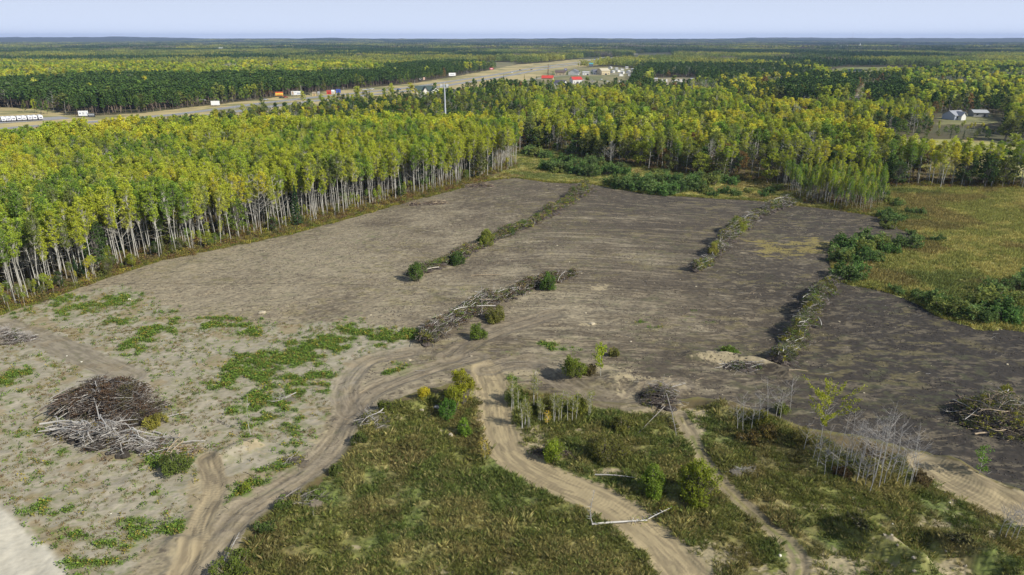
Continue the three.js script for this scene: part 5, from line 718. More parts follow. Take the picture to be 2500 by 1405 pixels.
for (const [px, py, w] of [[1445, 792, 16], [1360, 600, 5], [1420, 668, 5], [1700, 700, 5], [2050, 786, 5], [2460, 890, 7], [2360, 1015, 6], [1000, 880, 8], [1150, 870, 7], [1430, 765, 6], [1390, 640, 4], [2110, 960, 5], [1660, 545, 4], [1880, 830, 4], [1540, 835, 7], [1400, 890, 8], [905, 770, 6], [640, 765, 18]]) stone('pale lump of wood or stone on the scraped soil', px, py, w, [0.46, 0.39, 0.27], 0.4, 'pale lumps on the scraped soil');
// ------------------------------------------------------------------ grass, weeds, undergrowth and litter that nobody could count
{
  const tuft = (s, n, h, spread, wide, lean) => { srand(s); const b = new GB(); for (let k = 0; k < n; k++) { const a = R() * 6.283, r = spread * Math.sqrt(R()), x = Math.cos(a) * r, z = Math.sin(a) * r, hh = h * RR(0.55, 1.1), d = RR(0.1, lean) * hh, e = a + RR(-0.8, 0.8), q = R() * 6.283, wx = Math.cos(q) * wide, wz = Math.sin(q) * wide, c = tint(0.5, 0.2), k2 = RR(0.7, 1.15), cc = [c[0] * k2, c[1] * k2, c[2] * k2]; const i = b.v(x - wx, -0.05, z - wz, cc), j = b.v(x + wx, -0.05, z + wz, cc), m = b.v(x + Math.cos(e) * d * 0.4 + wx * 0.7, hh * 0.6, z + Math.sin(e) * d * 0.4 + wz * 0.7, cc), o = b.v(x + Math.cos(e) * d, hh, z + Math.sin(e) * d, cc); b.i.push(i, j, m, i, m, o); } return b.geo(); };
  const sheaf = (name, label, category, geos, material, rows) => { const t = thing(name, label, category); t.userData.kind = 'stuff'; geos.forEach((g, k) => instanced(t, category === 'litter' ? 'litter' : 'tufts', g, material, rows.filter((_, i) => i % geos.length === k))); };
  const grassMat = leafMat(1, 1, 1, 0.3), o = [0, 0, 0];
  const scatter = (x0, x1, z0, z1, per, fn) => { const n = Math.round((x1 - x0) * (z1 - z0) * per), rows = []; for (let k = 0; k < n; k++) { const x = RR(x0, x1), z = RR(z0, z1); if (!inFrame(x, z, 1.12)) continue; const r = fn(x, z); if (r) rows.push(r); } return rows; };
  const onTrack = (x, z, m) => RUTTED.some((t) => { const a = t.at(x, z); return a && a[0] < t.hw + (m === m ? m : t.hw > 1.5 ? 0.4 - 1.2 * R() ** 2 : 0.2 - 0.4 * R() ** 2); });
  srand(5001);
  const meadow = scatter(-62, 128, -106, -50, 20, (x, z) => { const d = NG.meadow.at(x, z) + (fbm(x / 2.6, z / 2.6, 3) - 0.5) * 2.7; if (d > 0 || onTrack(x, z, NaN)) return null; if (SG.at(x, z) * 0.95 > R()) return null; const bare = fbm(x / 2.4 + 90, z / 2.4, 4); if (R() < ss(0.50, 0.64, bare) * 0.85) return null; meadowTone(x, z, o); const k = 0.7 + 1.2 * R() * R() + 0.25 * R(), y = R(); if (y < 0.14) mix3(o, 0.42, 0.36, 0.15, 0.7); else if (y < 0.36) mix3(o, 0.13, 0.18, 0.04, 0.7); const s = (0.3 + 0.75 * R() ** 2) * (0.45 + 1.1 * fbm(x / 4, z / 4 + 8, 3)); return [x, H(x, z), z, s, s * RR(0.8, 1.2), R() * 6.283, [o[0] * k, o[1] * k, o[2] * k]]; });
  sheaf('meadow_grass', 'rough olive and straw-coloured meadow grass in the foreground', 'grass', [tuft(1, 36, 0.6, 0.42, 0.017, 0.9), tuft(2, 26, 0.9, 0.32, 0.014, 0.8), tuft(3, 44, 0.42, 0.5, 0.018, 1), tuft(21, 34, 0.55, 0.4, 0.016, 1.1)], grassMat, meadow);
  const marsh = scatter(60, 300, -290, -125, 2.0, (x, z) => { if (dist('marsh', x, z) + (fbm(x / 2.6, z / 2.6, 3) - 0.5) * 3 > 0) return null; marshTone(x, z, o); const k = RR(0.9, 1.5), s = RR(0.8, 1.5); return [x, H(x, z), z, s, s * RR(0.7, 1.1), R() * 6.283, [o[0] * k, o[1] * k, o[2] * k]]; })
    .concat(scatter(-5, 210, -420, -230, 1.2, (x, z) => { if (z < -399 || Math.min(dist('swale', x, z), dist('meadowfar', x, z)) + (fbm(x / 2.6, z / 2.6, 3) - 0.5) * 3 > 0) return null; marshTone(x, z, o); const k = RR(0.9, 1.5), s = RR(0.8, 1.3); return [x, H(x, z), z, s, s * 0.65, R() * 6.283, [o[0] * k, o[1] * k, o[2] * k]]; }));
  sheaf('marsh_grass', 'yellow-olive marsh grass spreading beyond the cleared soil', 'grass', [tuft(4, 16, 0.8, 0.45, 0.06, 0.6), tuft(5, 14, 0.65, 0.5, 0.07, 0.8)], grassMat, marsh);
  const herb = (s) => { srand(s); const b = new GB(); for (let k = 0; k < 16; k++) b.leaf(RR(-0.26, 0.26), RR(0.03, 0.34), RR(-0.26, 0.26), RR(0.05, 0.11), tint(0.7, 0.25), 1.0); return b.geo(); };
  const weeds = scatter(-115, 60, -165, -50, 18, (x, z) => { if (dist('cleared', x, z) > 0 || onTrack(x, z, 0.1)) return null; const w = WG.at(x, z), g = fbm(x / 1.9 + 13, z / 1.3 + 5, 4) * 0.62 + w * 0.42; const inW = NG.weedy.at(x, z) < 0; if (z < -150) return null; if (g < 0.54 && !(inW && R() < 0.025)) return null; if (g >= 0.54 && R() > ss(0.54, 0.78, g) * 1.1) return null; const k = RR(0.6, 1.3), y = R() < 0.18; const s = RR(0.5, 1.6); return [x, H(x, z), z, s, s, R() * 6.283, y ? [0.30 * k, 0.26 * k, 0.05] : [0.15 * k, 0.24 * k, 0.036 * k]]; });
  sheaf('green_weeds', 'patches of bright green weeds on the bare grey ground', 'weeds', [herb(6), herb(7)], grassMat, weeds);
  const dry = scatter(-110, 10, -150, -50, 3.2, (x, z) => { if (NG.weedy.at(x, z) + (fbm(x / 3, z / 3, 3) - 0.5) * 5 > 0 || NG.gravel.at(x, z) < 0.6 || onTrack(x, z, 0.1)) return null; const g = fbm(x / 3.5 + 60, z / 3, 3) + 0.12 * ss(-80, -60, z); if (R() > ss(0.44, 0.66, g)) return null; const k = RR(0.6, 1.2), r = R(), s = RR(0.35, 0.8); return [x, H(x, z), z, s, s * 0.8, R() * 6.283, r < 0.45 ? [0.38 * k, 0.30 * k, 0.12 * k] : r < 0.75 ? [0.22 * k, 0.23 * k, 0.06 * k] : [0.25 * k, 0.14 * k, 0.06 * k]]; });
  sheaf('dry_grass', 'thin straw and brown grass tufts on the weedy ground', 'grass', [tuft(8, 12, 0.6, 0.3, 0.025, 0.9), tuft(9, 10, 0.45, 0.34, 0.03, 1)], grassMat, dry);
  // undergrowth along and inside the woods
  const under = scatter(-260, 230, -395, -110, 0.55, (x, z) => { const s = at(STANDS, x, z), dc = dist('cleared', x, z) + (fbm(x / 3, z / 3, 2) - 0.5) * 4; if (!s && !(x < 60 && dc > 0 && dc < 8 && z < -112 && at(STANDS, x - 3, z - 6))) return null; if (dc < 0) return null; const front = !at(STANDS, x + 2, z + 16); if (!front && R() < 0.6) return null; const r = R(), k = RR(0.7, 1.3), q = RR(0.5, front ? 1.3 : 1.0); return [x, H(x, z), z, q, q * RR(0.7, 1.3), R() * 6.283, r < 0.35 ? [0.22 * k, 0.175 * k, 0.05] : r < 0.62 ? [0.15 * k, 0.17 * k, 0.036] : r < 0.85 ? [0.20 * k, 0.12 * k, 0.05] : [0.34 * k, 0.30 * k, 0.05]]; });
  const brushy = (s) => { srand(s); const b = new GB(); for (let k = 0; k < 60; k++) { const a = R() * 6.283, r = 0.9 * Math.sqrt(R()); b.leaf(Math.cos(a) * r, RR(0.1, 1.25) * (1.1 - r * 0.5), Math.sin(a) * r, RR(0.10, 0.2), tint(0.5, 0.2)); } return b.geo(); };
  sheaf('undergrowth', 'brown and olive undergrowth beneath the trees at the wood edges', 'undergrowth', [brushy(10), brushy(11)], grassMat, under);
  // grass fringe of the clearing
  const fringe = scatter(-140, 230, -300, -100, 4, (x, z) => { const dc = dist('cleared', x, z) + (fbm(x / 2.6, z / 2.6, 3) - 0.5) * 2.2; if (dc < 0 || dc > 2.6 || NG.meadow.at(x, z) < 3 && z > -110) return null; const k = RR(0.7, 1.3), s = RR(0.5, 1); return [x, H(x, z), z, s, s, R() * 6.283, R() < 0.6 ? [0.34 * k, 0.29 * k, 0.06] : [0.18 * k, 0.22 * k, 0.04]]; });
  sheaf('grass_fringe', 'yellow-green grass fringe around the edge of the cleared soil', 'grass', [tuft(12, 14, 0.7, 0.4, 0.05, 0.8)], grassMat, fringe);
  // litter: sticks, chips and clods on the scraped soil
  const twig = (s, l) => { srand(s); const b = new GB(); stick(b, 0, 0.04, 0, l, 0.028, 0, RR(0, 0.12), [1, 1, 1], 2); return b.geo(); }, clod = (s) => { srand(s); const b = new GB(); b.lump(0, 0.02, 0, 0.16, 0.10, 0.13, [1, 1, 1], 0.5, 0); return b.geo(); };
  const soil = (x, z) => dist('cleared', x, z) < -0.5;
  const sticks = scatter(-130, 175, -270, -70, 0.8, (x, z) => { if (!soil(x, z)) return null; const n = fbm(x / 9, z / 6, 3); if (R() > ss(0.34, 0.7, n)) return null; const c = R() < 0.45 ? TANW : R() < 0.5 ? BROWNW : R() < 0.5 ? SILVER : DARKW, k = RR(0.5, 1.05), s = 0.2 + 1.0 * R() ** 2.5; if (NG.gravel.at(x, z) < 1) return null; return [x, H(x, z) + 0.02, z, s, s, RR(-1.4, 1.4), [c[0] * k, c[1] * k, c[2] * k]]; });
  sheaf('scattered_sticks', 'broken sticks and roots strewn over the scraped soil', 'litter', [twig(13, 1.2), twig(14, 1.7), twig(15, 0.8)], wood, sticks);
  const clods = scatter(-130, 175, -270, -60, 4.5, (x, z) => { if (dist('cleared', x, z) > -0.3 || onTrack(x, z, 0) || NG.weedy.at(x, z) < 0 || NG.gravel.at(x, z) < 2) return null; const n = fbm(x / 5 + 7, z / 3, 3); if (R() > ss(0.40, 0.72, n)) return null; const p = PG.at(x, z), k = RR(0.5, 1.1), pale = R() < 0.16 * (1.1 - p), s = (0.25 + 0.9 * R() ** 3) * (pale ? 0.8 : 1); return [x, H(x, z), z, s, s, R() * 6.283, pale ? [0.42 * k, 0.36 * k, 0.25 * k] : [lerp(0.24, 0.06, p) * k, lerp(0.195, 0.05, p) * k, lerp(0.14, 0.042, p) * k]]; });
  sheaf('soil_clods', 'dark clods and wood chips strewn over the scraped soil', 'litter', [clod(16), clod(17)], wood, clods);
  console.log('stuff', meadow.length, marsh.length, weeds.length, dry.length, under.length, fringe.length, sticks.length, clods.length);
}
// ------------------------------------------------------------------ highway
const asphalt = mat(0.27, 0.265, 0.26, 0.9), paint = mat(0.75, 0.74, 0.68, 0.7), pavement = mat(0.34, 0.32, 0.28, 0.95);
function ribbon(name, label, category, px, width, off, m, y, n = 40) {
  const c = curve(PW(px), n), p = [], idx = []; c.forEach((q, i) => { const a = c[Math.max(0, i - 1)], b = c[Math.min(n, i + 1)], l = Math.hypot(b[0] - a[0], b[1] - a[1]), nx = -(b[1] - a[1]) / l, nz = (b[0] - a[0]) / l; for (const s of [off - width / 2, off + width / 2]) p.push(q[0] + nx * s, y, q[1] + nz * s); if (i) { const k = i * 2; idx.push(k - 2, k - 1, k, k - 1, k + 1, k); } });
  const g = new THREE.BufferGeometry(); g.setAttribute('position', new THREE.Float32BufferAttribute(p, 3)); g.setIndex(idx); const o = new THREE.Mesh(g, m); o.name = numbered(name); o.receiveShadow = true; m.side = THREE.DoubleSide; tag(o, label, category, null, 'structure'); scene.add(o); return o;
}
const HWY = [[-500, 356], [-200, 336], [0, 320], [150, 309], [300, 297], [440, 284], [560, 269], [640, 257], [760, 243], [900, 228], [1000, 218], [1100, 203], [1180, 191], [1240, 181], [1300, 170], [1360, 161], [1420, 153], [1455, 147], [1480, 142], [1500, 137]];
ribbon('highway', 'near carriageway of the divided highway', 'road', HWY, 11.5, -14, asphalt, 0.12);
ribbon('highway', 'far carriageway of the divided highway below the pines', 'road', HWY, 11.5, 14, asphalt, 0.12);
for (const s of [-14, 14]) for (const e of [-5.2, 5.2]) ribbon('road_marking', 'white edge line painted along the highway', 'marking', HWY, 0.25, s + e, paint, 0.16);
ribbon('frontage_road', 'grey side road leading past the small town buildings', 'road', [[1290, 196], [1340, 188], [1400, 184], [1480, 182], [1540, 178]], 7, 0, pavement, 0.1, 16);
ribbon('driveway', 'sandy driveway between the pine stands', 'road', [[2060, 262], [2085, 246], [2105, 228], [2130, 214], [2150, 208]], 5, 0, mat(0.40, 0.35, 0.26), 0.1, 12);
ribbon('camper_lot', 'grey gravel lot where the campers are parked', 'lot', [[-150, 306], [0, 298], [120, 290], [160, 287]], 22, 0, mat(0.30, 0.29, 0.28), 0.08, 10);
ribbon('parking_lot', 'pale paved lot in front of the green-roofed building', 'lot', [[1020, 240], [1060, 238], [1110, 236]], 16, 0, mat(0.42, 0.38, 0.31), 0.09, 8);
{ const g = new THREE.Shape(PW([[2058, 176], [2062, 170], [2080, 168.4], [2110, 169.4], [2128, 171], [2112, 174], [2085, 175.4], [2066, 178]]).map((q) => new THREE.Vector2(q[0], -q[1]))), m = new THREE.Mesh(new THREE.ShapeGeometry(g), mat(0.05, 0.07, 0.10, 0.06)); m.rotation.x = -Math.PI / 2; m.position.y = 0.15; m.name = 'pond'; tag(m, 'small blue pond in the marsh beyond the woods', 'pond', null, 'structure'); scene.add(m); }
// ------------------------------------------------------------------ buildings
const glass = mat(0.03, 0.035, 0.045, 0.15), white = [0.74, 0.73, 0.70], dark = mat(0.05, 0.05, 0.055, 0.7);
function prism(w, d, h, r, over, flat) {   // gable roof slab; ridge along x
  const b = new GB(), W = w / 2 + over, D = d / 2 + over, th = 0.22, y0 = h - over * r / (d / 2), c = [1, 1, 1];
  const q = [[-W, y0, -D], [W, y0, -D], [W, h + r, 0], [-W, h + r, 0], [W, y0, D], [-W, y0, D]], lo = q.map((p) => b.v(p[0], p[1] + 0.02, p[2], c)), hi = q.map((p) => b.v(p[0], p[1] + th, p[2], c));
  const f = (a, e, g, k) => b.i.push(a, e, g, a, g, k); f(hi[0], hi[3], hi[2], hi[1]); f(hi[3], hi[5], hi[4], hi[2]); f(lo[0], lo[1], lo[2], lo[3]); f(lo[3], lo[2], lo[4], lo[5]); f(lo[0], hi[0], hi[1], lo[1]); f(lo[5], lo[4], hi[4], hi[5]);
  for (const [a, e, g] of [[0, 3, 5], [1, 2, 4]]) { f(lo[a], lo[e], hi[e], hi[a]); f(lo[e], lo[g], hi[g], hi[e]); } return b.geo(false);
}
function walls(w, d, h, r) { const b = new GB(), c = [1, 1, 1], W = w / 2, D = d / 2, v = [[-W, -0.3, -D], [W, -0.3, -D], [W, -0.3, D], [-W, -0.3, D], [-W, h, -D], [W, h, -D], [W, h, D], [-W, h, D], [-W, h + r, 0], [W, h + r, 0]].map((p) => b.v(p[0], p[1], p[2], c)), f = (a, e, g, k) => b.i.push(v[a], v[e], v[g], v[a], v[g], v[k]); f(0, 4, 5, 1); f(3, 2, 6, 7); f(0, 3, 7, 4); f(1, 5, 6, 2); b.i.push(v[4], v[7], v[8], v[5], v[9], v[6]); return b.geo(false); }
const boxGeo = (w, h, d) => new THREE.BoxGeometry(w, h, d);
function house(name, label, px, py, wpx, d, h, r, wall, roof, yaw, o = {}) {
  const p = P(px, py), w = o.w ?? wpx * p[2], t = thing(name, label, o.category ?? 'building', o.group); t.position.set(p[0], 0, p[1]); t.rotation.y = yaw;
  part(t, 'wall', walls(w, d, h, r), mat(wall[0], wall[1], wall[2], 0.85)); part(t, 'roof', prism(w, d, h, r, o.over ?? 0.5), mat(roof[0], roof[1], roof[2], o.shine ?? 0.75));
  const n = Math.max(1, Math.floor(w / 4)); for (let k = 0; k < n; k++) for (const s of [1, -1]) { const x = -w / 2 + (k + 0.5) * w / n; if (k === Math.floor(n / 2) && s > 0) { const q = part(t, 'door', boxGeo(o.doorW ?? 1, Math.min(2.1, h * 0.85), 0.08), o.doorM ?? dark); q.position.set(x, Math.min(1.05, h * 0.425), d / 2 + 0.03); } else if (h > 2.2) { const q = part(t, 'window', boxGeo(1.3, 1.1, 0.08), glass); q.position.set(x, Math.min(1.6, h * 0.6), s * (d / 2 + 0.03)); const e = part(q, 'frame', boxGeo(1.5, 0.12, 0.1), paint); e.position.y = -0.6; } }
  if (o.gable) { const b = part(t, 'porch_gable', prism(o.gable, 5, h * 0.98, r * 0.9, 0.4), mat(roof[0], roof[1], roof[2], 0.75)); b.rotation.y = Math.PI / 2; b.position.set(0, 0, d / 2); const c = part(t, 'porch_wall', walls(o.gable * 0.9, 4.4, h * 0.96, r * 0.85), mat(white[0], white[1], white[2], 0.85)); c.rotation.y = Math.PI / 2; c.position.set(0, 0, d / 2 + 0.1); }
  return t;
}
const GRN = [0.055, 0.085, 0.075], TAN = [0.52, 0.42, 0.28], GREYR = [0.20, 0.20, 0.22], BRN = [0.13, 0.095, 0.08];
house('lodge', 'green-roofed lodge with white gables beside the highway', 1036, 230, 42, 14, 4.2, 4.2, white, GRN, 0.25, { gable: 9 }); house('lodge_wing', 'green-roofed wing with a white gable end next to the lodge', 1062, 231, 16, 10, 3.8, 3.4, white, GRN, -1.1, {});
house('storage_building', 'long tan building with a dull green roof behind the cell tower', 1098, 234, 26, 12, 4, 2.2, TAN, [0.11, 0.13, 0.12], 0.15);
house('red_roof_building', 'tan building with a bright red roof, farther from the white-walled one', 1337, 198, 27, 13, 4.2, 3, TAN, [0.55, 0.06, 0.035], -0.15); house('red_roof_building', 'white-walled building with a bright red roof among parked campers', 1406, 203, 24, 13, 4.8, 3, white, [0.55, 0.05, 0.035], 0.25, { doorW: 3 });
house('slate_roof_building', 'low building with a dark slate roof in front of the red-roofed ones', 1364, 208, 34, 13, 3.2, 2.6, white, [0.075, 0.07, 0.10], -0.3); house('brown_roof_building', 'low tan building with a brown roof along the side road', 1368, 183, 24, 13, 4, 3, TAN, BRN, -0.12);
house('white_gable_house', 'white gabled house with a grey roof along the side road', 1402, 183, 14, 17, 4.8, 4, white, GREYR, 1.2); house('garage_row', 'plain white building with wide doors along the side road', 1430, 183, 16, 11, 4, 1.4, white, [0.45, 0.44, 0.43], 0, { doorW: 3 });
house('beige_hall', 'large beige hall with a cream roof beside the pines', 1473, 182, 22, 20, 6, 3.5, [0.62, 0.52, 0.33], [0.58, 0.51, 0.36], 0.3, { doorW: 4 }); house('grey_roof_house', 'white house with a grey roof beside the beige hall', 1452, 181, 15, 12, 4, 3.4, white, GREYR, -0.5);
for (const [px, py, w] of [[1510, 176, 6], [1520, 180, 7], [1534, 178, 7], [1545, 173, 6], [1530, 168, 6], [1505, 171, 6], [1496, 178, 7], [1548, 180, 6], [1516, 186, 7], [1538, 186, 6], [1490, 168, 6], [1519, 172, 5], [1552, 167, 5], [1770, 199, 7], [1806, 200, 6], [1818, 198, 6], [1690, 198, 7], [1602, 198, 6]]) house('mobile_home', 'small white home half hidden among dark pines', px, py, w, 6, 3, 1, white, [0.5, 0.5, 0.5], px, { category: 'house', group: 'homes among the pines' });
house('blue_gable_house', 'pale blue-grey gabled house in a yard among the woods', 2328, 291, 36, 10, 3.2, 2.8, [0.42, 0.46, 0.56], [0.30, 0.31, 0.34], 0.35, { category: 'house', gable: 6 }); house('flat_roof_house', 'low house with a pale grey roof behind the blue gabled one', 2388, 284, 32, 10, 3, 1.6, [0.30, 0.30, 0.30], [0.40, 0.41, 0.42], -0.2, { category: 'house' });
house('farm_shed', 'white shed with a pale roof at the end of the sandy driveway', 2136, 210, 17, 8, 3.2, 1.6, white, [0.5, 0.47, 0.42], 0.1, { category: 'shed' }); house('farm_shed', 'smaller cream shed with a green-grey roof at the end of the sandy driveway', 2152, 212, 13, 7, 2.8, 1.4, [0.6, 0.58, 0.5], [0.42, 0.46, 0.38], -0.1, { category: 'shed' });
house('white_house', 'tall white house by the pond with a brown roof', 1943, 181, 16, 14, 6, 4, white, BRN, 0.4, { category: 'house' }); house('long_grey_roof', 'long low building with a grey roof among pines', 1903, 176, 40, 14, 4, 3, [0.4, 0.4, 0.4], [0.33, 0.35, 0.38], 0);
for (const [px, py, w, d, label] of [[2042, 120, 24, 40, 'long white industrial hall beside the dark far pines'], [2075, 119.5, 21, 40, 'shorter white industrial hall beside the long one'], [2330, 117, 18, 40, 'white hangar at the edge of the far tan airfield'], [2352, 117, 20, 40, 'second white hangar of the far airfield row'], [2395, 117, 36, 40, 'longest white hangar of the far airfield row'], [1245, 112, 16, 30, 'white far building above the woods'], [1300, 124, 8, 20, 'small white far building in a wooded gap'], [540, 127, 9, 14, 'lone white roof in the yellow woods'], [1875, 104, 7, 40, 'white speck of a building under the hills'], [2386, 105, 12, 60, 'pale block of buildings on the far hillside']]) { const z = P(px, py); house('industrial_hall', label, px, py, w, d, 9 + (-z[1] > 3000 ? 6 : 0), 2, [0.8, 0.8, 0.8], [0.78, 0.78, 0.78], 0, { doorW: 8, over: 0.6 }); }
{ const p = P(2099, 119), t = thing('water_tower', 'white pointed tower above the far pines', 'tower'), m = mat(0.8, 0.8, 0.8, 0.6); t.position.set(p[0], 0, p[1]); part(t, 'shaft', new THREE.CylinderGeometry(2.5, 6, 22, 10), m).position.y = 11; part(t, 'cap', new THREE.ConeGeometry(2.7, 7, 10), m).position.y = 25.5; }
{ const p = P(2080, 104), t = thing('radio_mast', 'hair-thin radio mast above the horizon hills', 'mast'), m = mat(0.5, 0.45, 0.5, 0.7), L = topAt(p[1], 78); t.position.set(p[0], 0, p[1]); part(t, 'mast', new THREE.CylinderGeometry(0.6, 1.6, L, 5), m).position.y = L / 2; const b = part(t, 'platform', boxGeo(5, 1, 5), m); b.position.y = L * 0.8; }
{ // bridge over the highway
  const p = P(1480, 138), s = p[2], t = thing('overpass', 'dark-sided overpass bridging the far highway', 'bridge'), w = 90 * s; t.position.set(p[0] + 6 * s, 0, p[1]); const dk = mat(0.06, 0.06, 0.12, 0.7), lt = mat(0.42, 0.40, 0.37);
  part(t, 'deck', boxGeo(w, 1.2, 12), lt).position.set(25 * s, 7, 0); part(t, 'girder', boxGeo(38 * s, 2.6, 12.6), dk).position.set(-6 * s, 5.2, 0); for (const q of [6.2, -6.2]) part(t, 'railing', boxGeo(w, 1, 0.3), lt).position.set(25 * s, 8.1, q); for (const q of [-24, 13, 40]) { const c = part(t, 'pier', boxGeo(2, 7, 10), lt); c.position.set(q * s, 3.2, 0); } }
for (const [px, py, w, label] of [[1622, 202, 14, 'white trailer alone at the edge of the sandy lot'], [1651, 202, 20, 'longest white trailer on the sandy lot'], [1666, 202, 8, 'short white trailer behind the longest one'], [1786, 201, 8, 'white trailer on the lot among dark trees'], [1794, 201, 6, 'small white box trailer on the lot among dark trees']]) {
  const p = P(px, py), t = thing('trailer', label, 'trailer'), L = w * p[2]; t.position.set(p[0], 0, p[1]); part(t, 'box', boxGeo(L, 3.2, 2.6), mat(0.8, 0.8, 0.79, 0.5)).position.y = 2.4; part(t, 'chassis', boxGeo(L * 0.9, 0.3, 2.2), dark).position.y = 0.7; for (const x of [-0.3, -0.2, 0.3]) for (const z of [-1, 1]) { const q = part(t, 'wheel', new THREE.CylinderGeometry(0.5, 0.5, 0.3, 10), dark); q.rotation.x = Math.PI / 2; q.position.set(x * L, 0.5, z * 1.1); } }
// sheds for sale along the highway
for (const [px, py, w, wall, roof, label] of [[767, 234, 9, [0.55, 0.42, 0.22], [0.3, 0.24, 0.16], 'tan display shed along the highway'], [778, 233, 5, [0.45, 0.43, 0.40], [0.3, 0.3, 0.3], 'small grey display shed along the highway'], [803, 230, 11, [0.50, 0.05, 0.03], [0.35, 0.05, 0.03], 'red display shed along the highway'], [813, 229, 7, white, [0.6, 0.65, 0.7], 'white display shed along the highway'], [826, 227, 11, [0.05, 0.10, 0.42], [0.04, 0.06, 0.25], 'blue display shed along the highway']]) house('display_shed', label, px, py, w, 3.2, 2.4, 1.3, wall, roof, 0.25, { category: 'shed', doorW: 1.6, doorM: mat(wall[0] * 0.6, wall[1] * 0.6, wall[2] * 0.6), over: 0.2 });
// ------------------------------------------------------------------ campers and cars
function camperShape(L) { const s = new THREE.Shape(); s.moveTo(-L / 2, 0.5); s.lineTo(L / 2 - 0.9, 0.5); s.lineTo(L / 2, 1.2); s.lineTo(L / 2 - 0.1, 2.6); s.lineTo(L / 2 - 0.8, 3.15); s.lineTo(-L / 2 + 0.2, 3.2); s.lineTo(-L / 2, 3.0); const g = new THREE.ExtrudeGeometry(s, { depth: 2.4, bevelEnabled: true, bevelSize: 0.06, bevelThickness: 0.06, bevelSegments: 1 }); g.translate(0, 0, -1.2); return g; }
const camperGeo = camperShape(8.4), camperM = [mat(0.82, 0.82, 0.82, 0.4), mat(0.74, 0.74, 0.76, 0.4)], trimM = mat(0.08, 0.08, 0.14, 0.5), tyre = mat(0.02, 0.02, 0.02, 0.9), wheelGeo = new THREE.CylinderGeometry(0.36, 0.36, 0.24, 12); wheelGeo.rotateX(Math.PI / 2);
[8, 20, 32, 46, 58, 72, 84, 98].forEach((px, i) => {
  const p = P(px, 297.5 - i * 0.65), t = thing('camper', 'white travel camper with dark trim parked in the row on the gravel lot', 'camper', 'campers parked on the gravel lot'); t.position.set(p[0], 0.1, p[1]); t.rotation.y = -0.85;
  part(t, 'body', camperGeo, camperM[i % 2]); for (const z of [1.27, -1.27]) { part(t, 'stripe', boxGeo(6.6, 0.5, 0.03), trimM).position.set(-0.4, 1.15, z); for (const x of [-2.8, -0.6, 2.0]) part(t, 'window', boxGeo(1.0, 0.6, 0.04), glass).position.set(x, 2.3, z); for (const x of [-1.0, 0]) part(t, 'wheel', wheelGeo, tyre).position.set(x, 0.36, z * 0.9); }
  part(t, 'front_window', boxGeo(0.05, 0.7, 1.6), trimM).position.set(4.23, 2.0, 0); part(t, 'roof_vent', boxGeo(0.9, 0.25, 0.8), camperM[1]).position.set(-1, 3.35, 0); part(t, 'hitch', boxGeo(1.3, 0.12, 0.2), trimM).position.set(4.7, 0.55, 0);
});
